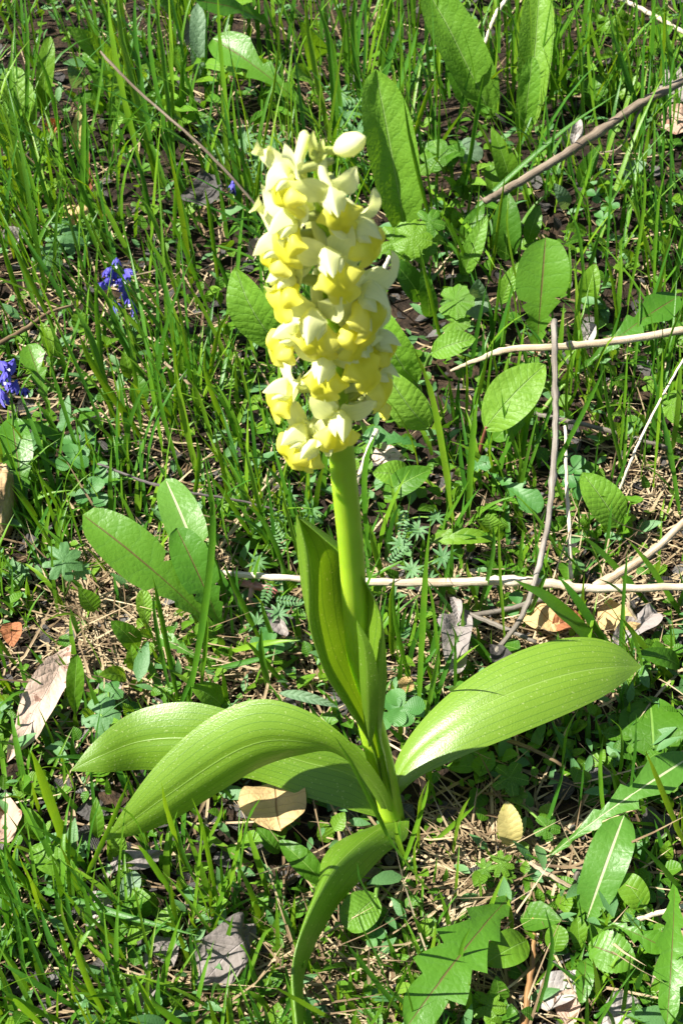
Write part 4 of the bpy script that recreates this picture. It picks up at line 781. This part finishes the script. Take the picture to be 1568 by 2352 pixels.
tuft('grass leaning left above the upper blue flower spray', [(330, 640, 210, 390, 10), (320, 700, 200, 480, 9), (400, 660, 300, 430, 9), (440, 700, 330, 520, 9), (480, 720, 380, 480, 8), (380, 740, 230, 560, 8), (500, 640, 470, 430, 8), (540, 700, 560, 470, 8), (560, 760, 480, 560, 8), (450, 620, 400, 420, 9), (60, 720, 0, 520, 9), (130, 760, 30, 560, 10), (220, 740, 110, 590, 8)])
tuft('bluish upright grass behind the tall quilted leaf', [(830, 270, 815, -20, 12, 2), (850, 300, 930, 20, 11, 2), (870, 320, 960, 60, 12, 2), (910, 290, 975, 90, 10, 2), (800, 250, 770, -20, 10), (790, 330, 740, 30, 10), (770, 420, 720, -20, 10, 2), (760, 330, 700, -20, 11, 2), (820, 180, 850, -30, 9), (930, 380, 1005, 170, 9), (870, 150, 900, -40, 9), (1000, 330, 950, 100, 8)])
tuft('fine upright grass stems behind the brown twig', [(1340, 330, 1310, -30, 6, 2), (1380, 350, 1360, 0, 6, 2), (1470, 420, 1480, 40, 6, 2), (1520, 400, 1500, 20, 6, 2), (1550, 430, 1560, 80, 6, 2), (1410, 250, 1350, 20, 9, 1), (1480, 310, 1400, 60, 11, 1), (1090, 240, 1100, 0, 6), (1270, 250, 1290, 40, 6), (1440, 200, 1460, -20, 6), (1555, 250, 1530, 0, 6), (1000, 560, 925, 220, 7), (1060, 470, 1110, 170, 8)])
tuft('fine upright grass stems in front of the brown twig', [(1390, 640, 1410, 300, 6, 1), (1440, 700, 1470, 330, 6, 1), (1500, 720, 1530, 380, 6, 1), (1480, 620, 1440, 350, 6, 1), (1550, 650, 1500, 400, 6, 1), (1300, 560, 1360, 330, 6, 1), (1340, 700, 1300, 470, 6), (1420, 760, 1380, 560, 6), (1560, 760, 1568, 560, 6), (1250, 460, 1290, 250, 6), (1130, 620, 1160, 400, 6), (1030, 600, 1000, 400, 6), (1090, 640, 1000, 480, 7)])
tuft('horizontal arching grass blade crossing the wrinkled leaf', [(1010, 560, 1420, 212, 9, 0, 5.5), (980, 430, 1140, 620, 7, 0, 2)])
tuft('upright grass before the broad leaves right of the spike', [(1042, 1200, 948, 795, 15, 1), (1030, 1190, 978, 920, 11, 1), (1075, 1190, 1098, 905, 13, .5), (1078, 1170, 1055, 1010, 10), (850, 1280, 868, 985, 15, .3), (830, 1240, 812, 1090, 10), (1100, 900, 1125, 760, 7), (880, 1330, 850, 1200, 11), (1015, 800, 960, 560, 8), (1130, 780, 1150, 600, 6), (1200, 700, 1170, 450, 7)])
tuft('grass stems standing before the pale bent stalk', [(1420, 1080, 1440, 780, 6, .5), (1435, 1100, 1385, 830, 7), (1500, 1120, 1520, 800, 7), (1540, 1080, 1490, 830, 7), (1400, 990, 1340, 830, 6), (1300, 1000, 1320, 800, 6), (1250, 1120, 1390, 840, 9), (1220, 1120, 1150, 900, 8), (1480, 980, 1568, 700, 7), (1560, 1180, 1520, 950, 8), (1340, 930, 1420, 760, 6), (1180, 1060, 1255, 870, 14, .5)])
tuft('broad arching grass blades behind the right orchid leaf', [(1385, 1500, 1180, 1332, 24, 1, 3.6), (1400, 1490, 1280, 1322, 16, .5, 3.2), (1130, 1520, 1078, 1462, 20, .3), (1480, 1560, 1416, 1410, 11), (1545, 1560, 1420, 1410, 12, .5), (1500, 1400, 1330, 1225, 12, 1), (1568, 1420, 1440, 1240, 12, 1), (1420, 1540, 1440, 1260, 7)])
tuft('dark upright grass blades beside the orchid stem on the right', [(962, 1650, 990, 1182, 15, .3), (975, 1660, 1010, 1480, 9), (940, 1560, 905, 1330, 9), (1010, 1560, 980, 1330, 9), (900, 1500, 905, 1320, 13), (1160, 1480, 1145, 1180, 7), (1100, 1400, 1130, 1200, 8)])
tuft('single tall grass blade rising left of the orchid in front of the dandelion rosette', [(428, 1640, 468, 1030, 14, .5), (410, 1620, 350, 1320, 10), (395, 1600, 352, 1350, 9), (460, 1600, 470, 1380, 8), (385, 1620, 310, 1480, 13), (400, 1650, 460, 1480, 8)])
tuft('dense grass left of the spike below the blue spray', [(330, 1010, 180, 760, 13), (260, 1040, 120, 720, 12), (200, 1100, 110, 820, 10), (380, 1060, 330, 800, 11), (420, 1100, 360, 850, 11), (460, 1120, 400, 830, 12), (400, 980, 420, 780, 9), (500, 1060, 430, 860, 10), (540, 1020, 470, 790, 9), (350, 900, 250, 700, 9), (590, 1000, 520, 760, 8), (480, 900, 540, 700, 8), (300, 820, 200, 620, 9), (560, 900, 420, 640, 12), (260, 960, 170, 700, 14), (600, 860, 550, 640, 8), (440, 1170, 450, 1000, 9), (240, 880, 225, 650, 9)])
tuft('broad grass blade slanting under the clover at left', [(245, 1065, 20, 960, 20, 0, 2.6), (160, 1050, 80, 920, 9), (240, 1150, 130, 1050, 9)])
tuft('grass left of the orchid stem under the flowers', [(620, 1260, 560, 1010, 9), (580, 1240, 470, 1080, 9), (690, 1240, 620, 1000, 9), (540, 1300, 520, 1120, 8), (660, 1330, 560, 1150, 9), (700, 1330, 640, 1100, 8), (520, 1400, 470, 1240, 10), (600, 1480, 510, 1290, 11), (640, 1500, 600, 1380, 9), (560, 1450, 545, 1300, 9)])
tuft('grass blades lying over straw between dandelion rosette and arching orchid leaf', [(520, 1500, 690, 1470, 11, 0, 1.8), (480, 1540, 640, 1500, 10, 0, 1.6), (620, 1590, 600, 1440, 12), (560, 1590, 700, 1500, 10), (660, 1580, 560, 1470, 9)])
tuft('fine blade leaning across the base of the orchid', [(905, 1950, 768, 1690, 10, -2.5), (960, 1960, 985, 1790, 9, -.5), (930, 1960, 920, 1880, 8), (1000, 1840, 970, 1720, 8), (985, 1850, 1005, 1690, 7)])
tuft('long flat dark grass blade lying across the foreground left', [(-30, 2000, 467, 2152, 13, 0, 2.2)])
tuft('wide sunlit grass blade at the left under the long mottled leaf', [(165, 1990, 70, 1720, 20, -.5), (150, 2000, 40, 1830, 11), (200, 2010, 230, 1840, 9), (180, 2050, 300, 1780, 12), (110, 2080, 10, 1930, 11), (60, 2120, 0, 1960, 10)])
tuft('upright foreground grass between the orchid leaf tip and tan leaf', [(440, 2150, 460, 1860, 11), (470, 2060, 400, 1870, 10), (500, 2080, 440, 1830, 9), (520, 2080, 560, 1880, 11), (430, 2000, 370, 1790, 12), (400, 2060, 315, 1940, 11), (550, 2060, 600, 1830, 10), (460, 1960, 510, 1830, 9), (620, 2060, 560, 1880, 12), (350, 2000, 270, 1850, 9), (580, 1990, 420, 1880, 11)])
tuft('grass clump in the foreground left corner', [(60, 2260, 20, 2050, 11), (120, 2280, 60, 2090, 11), (180, 2300, 90, 2080, 12), (240, 2280, 140, 2060, 11), (200, 2330, 0, 2210, 12), (150, 2350, 0, 2270, 13), (250, 2350, 190, 2130, 11), (100, 2360, 30, 2300, 12), (280, 2380, 240, 2200, 10), (40, 2200, 0, 2120, 11), (260, 2220, 160, 2120, 10), (300, 2280, 220, 2150, 10), (230, 2190, 120, 2030, 9)])
tuft('grass around the grey crumpled dead leaf in front', [(560, 2290, 625, 2130, 12), (590, 2240, 550, 2170, 10), (420, 2330, 320, 2265, 11), (460, 2380, 340, 2270, 12), (530, 2390, 520, 2280, 9), (650, 2260, 620, 2190, 13), (700, 2250, 640, 2350, 13, -1, 1.4), (760, 2340, 620, 2260, 9)])
tuft('bluish grass right of the orchid base', [(1000, 2060, 880, 1900, 16, -.5), (940, 2000, 905, 1880, 9), (1010, 2060, 930, 1990, 11), (920, 2000, 985, 1790, 9), (1040, 1960, 1080, 1830, 9), (1000, 1930, 1090, 1850, 9), (900, 2120, 820, 1980, 10), (890, 2230, 830, 2080, 9), (960, 2040, 960, 1920, 7)])
tuft('long stems slanting over the white-ribbed dandelion leaf', [(1580, 1970, 1478, 1720, 13, -.5), (1580, 2070, 1465, 1935, 11, -.3), (1240, 1940, 1300, 1740, 8), (1330, 1860, 1340, 1740, 9), (1390, 1900, 1385, 1690, 8), (1230, 2330, 1250, 2080, 8), (1180, 2170, 1160, 2050, 9), (1190, 2130, 1260, 2055, 9), (1340, 1790, 1260, 1640, 7), (1290, 1790, 1320, 1640, 7), (1420, 1800, 1400, 1650, 9), (1440, 1870, 1460, 1640, 9)])
tuft('grass blades crossing over the pale bent stalk and thin grey twig', [(1180, 900, 1205, 740, 7, .4), (1330, 880, 1300, 730, 7, .4), (1500, 860, 1470, 690, 7, .3), (1240, 1010, 1290, 880, 7, .3), (1300, 1180, 1240, 1050, 7, .3), (1200, 1440, 1260, 1300, 8, .3), (1010, 1400, 1030, 1280, 9, .3), (1100, 1400, 1070, 1290, 8, .3), (760, 1400, 730, 1290, 9, .3), (570, 1390, 600, 1270, 9, .3), (1330, 420, 1300, 290, 6, .3), (1220, 480, 1190, 350, 6, .3), (1430, 360, 1450, 210, 6, .3)])
tuft('grass over straw in the foreground below the drooping orchid leaf', [(940, 2350, 790, 2160, 10), (900, 2280, 840, 2140, 9), (880, 2340, 960, 2190, 9), (1000, 2360, 870, 2250, 11), (960, 2330, 1080, 2290, 11), (760, 2380, 800, 2260, 9), (830, 2380, 870, 2270, 9), (1050, 2300, 1080, 2130, 9)])

# ---------------------------------------------------------------- stuff: fine grass, straw, ground cover (too many to count)
def rand_ground(n, dens=None, wide=.04):
    """random ground points: most inside the frame, the rest around it"""
    out = []
    while len(out) < n:
        if random.random() < wide: x, y = random.uniform(-75, 75), random.uniform(-5, 150); px = None
        else:
            p = P(random.uniform(-150, 1718), random.uniform(-150, 2550), 0); x, y = p.x, p.y
        if dens is not None:
            d = FW.dot(Vector((x, y, 0)) - CAMP); ux = 784 + Vector((x, y, 0)).x / d / HALF * 1176; uy = 1176 - UPV.dot(Vector((x, y, 0)) - CAMP) / d / HALF * 1176
            if random.random() > dens(ux, uy): continue
        out.append((x, y))
    return np.array(out)
def around(n):
    out = []
    while len(out) < n:
        x, y = random.uniform(-62, 62), random.uniform(-12, 128); d = FW.dot(Vector((x, y, 0)) - CAMP)
        if d > 5:
            ux = 784 + x / d / HALF * 1176; uy = 1176 - UPV.dot(Vector((x, y, 0)) - CAMP) / d / HALF * 1176
            if -100 < ux < 1668 and -100 < uy < 2500: continue
        out.append((x, y))
    return np.array(out)
def G2(x, y, cx, cy, sx, sy): return math.exp(-((x - cx) / sx) ** 2 - ((y - cy) / sy) ** 2)
def ribbons(name, roots, length, hw, az, tilt, curl, mat, nseg=6, fold=.4, droop=None):
    """many blades as one mesh; arrays in cm / radians"""
    n = len(roots); t = np.linspace(0, 1, nseg + 1)
    gz = np.array([ground_h(x, y) for x, y in roots])
    ang = tilt[:, None] + curl[:, None] * t[None, :] ** 1.3           # angle from the vertical
    dl = (length / nseg)[:, None]
    hx = np.cumsum(np.sin(ang) * dl, 1) - np.sin(ang) * dl; hz = np.cumsum(np.cos(ang) * dl, 1) - np.cos(ang) * dl
    wob = rng.normal(0, .05, n)[:, None] * length[:, None] * t[None, :] ** 2
    cx = roots[:, 0:1] + np.cos(az)[:, None] * hx - np.sin(az)[:, None] * wob; cy = roots[:, 1:2] + np.sin(az)[:, None] * hx + np.cos(az)[:, None] * wob; cz = gz[:, None] + hz
    cz = np.maximum(cz, gz[:, None] + .05 + rng.uniform(0, .35, n)[:, None])
    prof = (.75 + .25 * np.minimum(1, t * 3)) * (1 - np.maximum(0, (t - .4) / .6) ** 1.7)
    prof[-1] = .02
    sa = az + math.pi / 2 + rng.uniform(-.7, .7, n)
    V = np.zeros((n, nseg + 1, 3, 3), np.float32)
    for j, u in enumerate((-1, 0, 1)):
        wd = hw[:, None] * prof[None, :] * u
        V[:, :, j, 0] = cx + np.cos(sa)[:, None] * wd; V[:, :, j, 1] = cy + np.sin(sa)[:, None] * wd; V[:, :, j, 2] = cz + np.abs(wd) * fold
    base = (np.arange(n) * (nseg + 1) * 3)[:, None, None]; i = (np.arange(nseg) * 3)[None, :, None]; j = np.arange(2)[None, None, :]
    a = (base + i + j).ravel(); F = np.stack([a, a + 1, a + 4, a + 3], 1)
    uv = np.zeros((n, nseg + 1, 3, 2), np.float32); uv[..., 0] = np.array([0, .5, 1])[None, None, :]; uv[..., 1] = t[None, :, None]
    return bulk(name, V.reshape(-1, 3), F, uv.reshape(-1, 2), np.repeat(rng.random(n), (nseg + 1) * 3), mat)
def bulk(name, V, F, uv, rnd, mat):
    me = bpy.data.meshes.new(name); k = F.shape[1]
    me.vertices.add(len(V)); me.vertices.foreach_set('co', (V * CM).astype(np.float32).ravel())
    me.loops.add(F.size); me.loops.foreach_set('vertex_index', F.astype(np.int32).ravel())
    me.polygons.add(len(F)); me.polygons.foreach_set('loop_start', np.arange(len(F), dtype=np.int32) * k)
    me.polygons.foreach_set('use_smooth', np.ones(len(F), bool))
    l = me.uv_layers.new(name='UVMap'); l.data.foreach_set('uv', uv[F.ravel()].astype(np.float32).ravel())
    at = me.attributes.new('rnd', 'FLOAT', 'POINT'); at.data.foreach_set('value', rnd.astype(np.float32))
    me.update(calc_edges=True); me.validate(); me.materials.append(M[mat])
    o = bpy.data.objects.new(name, me); COL.objects.link(o); return o
def keep_clear(x, y):
    """grass is thin where the orchid's foot, straw and shade lie"""
    d = 1 - .75 * G2(x, y, 300, 1400, 170, 180) - .7 * G2(x, y, 1150, 2000, 220, 180) - .6 * G2(x, y, 1250, 1430, 220, 80) - .75 * G2(x, y, 900, 1850, 110, 110) - .6 * G2(x, y, 620, 2280, 240, 100)
    d -= .5 * G2(x, y, 1050, 800, 160, 220) + .35 * G2(x, y, 1250, 700, 330, 330) + .5 * G2(x, y, 80, 1550, 130, 200) + .8 * G2(x, y, 290, 700, 60, 110) + .7 * G2(x, y, 30, 960, 60, 140) + .7 * G2(x, y, 600, 780, 90, 130)
    p = P(x, y, 0); m = noise.noise(Vector((p.x * .24, p.y * .24, 5))) + .5 * noise.noise(Vector((p.x * .6, p.y * .6, 9)))
    return max(.03, d * max(.06, min(1, .55 + 1.9 * m)))
N1 = 5200; r = np.concatenate([rand_ground(N1, keep_clear), around(11000)]); N1 = len(r)
def to_px(x, y, z=0):
    q = Vector((x, y, z)) - CAMP; d = q.dot(FW); return 784 + q.x / d / HALF * 1176, 1176 - q.dot(UPV) / d / HALF * 1176
def hcap(x, y):
    ux, uy = to_px(x, y)
    c = 2.0 + 3.2 * max(0, min(1, (1500 - uy) / 900)) + 1.0 * G2(ux, uy, 350, 800, 400, 500) + 1.3 * G2(ux, uy, 250, 2200, 330, 240) - 2.0 * G2(ux, uy, 870, 850, 170, 240) - 2.0 * G2(ux, uy, 1080, 560, 150, 180) - 1.6 * G2(ux, uy, 1250, 720, 220, 160) - 1.5 * G2(ux, uy, 560, 860, 100, 160)
    c -= 1.3 * (G2(ux, uy, 650, 1850, 520, 150) + G2(ux, uy, 1200, 1750, 330, 130)) + .9 * G2(ux, uy, 760, 2120, 160, 240) + .8 * G2(ux, uy, 1300, 2050, 330, 260) + .8 * G2(ux, uy, 1120, 900, 250, 260) + .8 * G2(ux, uy, 380, 1350, 250, 160)
    c -= 2.6 * G2(ux, uy, 290, 740, 70, 120) + 2.2 * G2(ux, uy, 30, 980, 70, 140) + 2.6 * G2(ux, uy, 610, 800, 90, 140)
    return max(.5, c)
cap = np.array([hcap(x, y) for x, y in r])
o = ribbons('grass', r, cap * np.clip(rng.gamma(5, .2, N1), .3, 1.9), rng.uniform(.04, .12, N1), rng.normal(math.pi * .75, 1.3, N1), np.abs(rng.normal(.15, .28, N1)), rng.normal(.5, .5, N1), 'grass')
props(o, 'fine green grass filling the meadow between the plants', 'grass', kind='stuff')
N2 = 7500
def straw_d(x, y): return min(1, .05 + .9 * G2(x, y, 290, 1380, 170, 220) + .9 * G2(x, y, 1130, 2000, 190, 110) + .9 * G2(x, y, 720, 2290, 300, 100) + .4 * G2(x, y, 260, 800, 220, 160) + .7 * G2(x, y, 620, 1480, 160, 120) + .5 * G2(x, y, 1450, 1200, 200, 200) + .4 * G2(x, y, 640, 280, 200, 120) + .5 * G2(x, y, 1200, 1400, 300, 120))
N2 = 5200; r = np.concatenate([rand_ground(N2, straw_d), around(7000)]); N2 = len(r)
o = ribbons('dry_straw', r, rng.gamma(4, .6, N2) + .5, rng.uniform(.022, .065, N2), rng.uniform(0, 2 * math.pi, N2), rng.normal(1.42, .2, N2), rng.normal(0, .35, N2), 'straw', nseg=4, fold=.25)
props(o, 'dry straw and dead grass matted over the soil', 'straw', kind='stuff')
def small_leaves(name, roots, size, zlo, zhi, mat, aspect=.42):
    n = len(roots); V = []; UV = []; nrow = 5
    t = np.linspace(0, 1, nrow); prof = np.sin(np.pi * np.clip(t ** .8, 0.02, .985)) ** .8
    az = rng.uniform(0, 2 * np.pi, n); el = rng.normal(.45, .4, n); z = np.array([ground_h(x, y) for x, y in roots]) + rng.uniform(zlo, zhi, n)
    d = np.stack([np.cos(az) * np.cos(el), np.sin(az) * np.cos(el), np.sin(el)], 1); s = np.stack([-np.sin(az), np.cos(az), rng.normal(0, .35, n)], 1); s /= np.linalg.norm(s, axis=1)[:, None]
    nn = np.cross(d, s); nn *= np.sign(nn[:, 2:3])
    c = np.stack([roots[:, 0], roots[:, 1], z], 1)
    A = np.zeros((n, nrow, 3, 3), np.float32)
    for i, tt in enumerate(t):
        ctr = c + d * (size * tt)[:, None] - nn * (size * .22 * tt ** 2)[:, None]
        for j, u in enumerate((-1, 0, 1)):
            A[:, i, j] = ctr + s * (size * aspect * prof[i] * u)[:, None] + nn * (size * aspect * prof[i] * abs(u) * .3)[:, None]
    base = (np.arange(n) * nrow * 3)[:, None, None]; i = (np.arange(nrow - 1) * 3)[None, :, None]; j = np.arange(2)[None, None, :]
    a = (base + i + j).ravel(); F = np.stack([a, a + 1, a + 4, a + 3], 1)
    uv = np.zeros((n, nrow, 3, 2), np.float32); uv[..., 0] = np.array([0, .5, 1]); uv[..., 1] = t[None, :, None]
    return bulk(name, A.reshape(-1, 3), F, uv.reshape(-1, 2), np.repeat(rng.random(n), nrow * 3), mat)
def cover_d(x, y):
    p = P(x, y, 0); m = noise.noise(Vector((p.x * .2, p.y * .2, 25))) + .5 * noise.noise(Vector((p.x * .5, p.y * .5, 2)))
    return max(.08, min(1, .55 + 1.6 * m)) * max(.1, .75 - .6 * G2(x, y, 300, 1400, 170, 200) - .6 * G2(x, y, 1150, 2000, 200, 160) - .5 * G2(x, y, 1230, 1430, 200, 80) - .4 * G2(x, y, 640, 2280, 240, 100) - .5 * G2(x, y, 850, 1900, 180, 200) - .3 * G2(x, y, 450, 2000, 300, 300))
N3 = 3800; r = np.concatenate([rand_ground(N3, cover_d), around(9000)]); N3 = len(r)
o = small_leaves('ground_cover', r, rng.gamma(4, .09, N3) + .18, .1, 1.1, 'herb'); props(o, 'low small-leaved green herbs covering the soil', 'herbs', kind='stuff')
N4 = 1800; r = np.concatenate([rand_ground(N4, cover_d), around(4000)]); N4 = len(r)
o = small_leaves('moss_tips', r, rng.gamma(5, .11, N4) + .2, .1, 1.2, 'feather', .2); props(o, 'tiny narrow grey-green leaves among the herbs', 'herbs', kind='stuff')
N5 = 2200; r = np.concatenate([rand_ground(N5, None), around(3500)]); N5 = len(r)
o = small_leaves('leaf_litter', r, rng.gamma(4, .10, N5) + .15, -.05, .3, 'dead_dark', .4); props(o, 'dark brown leaf crumbs on the soil', 'leaf litter', kind='stuff')
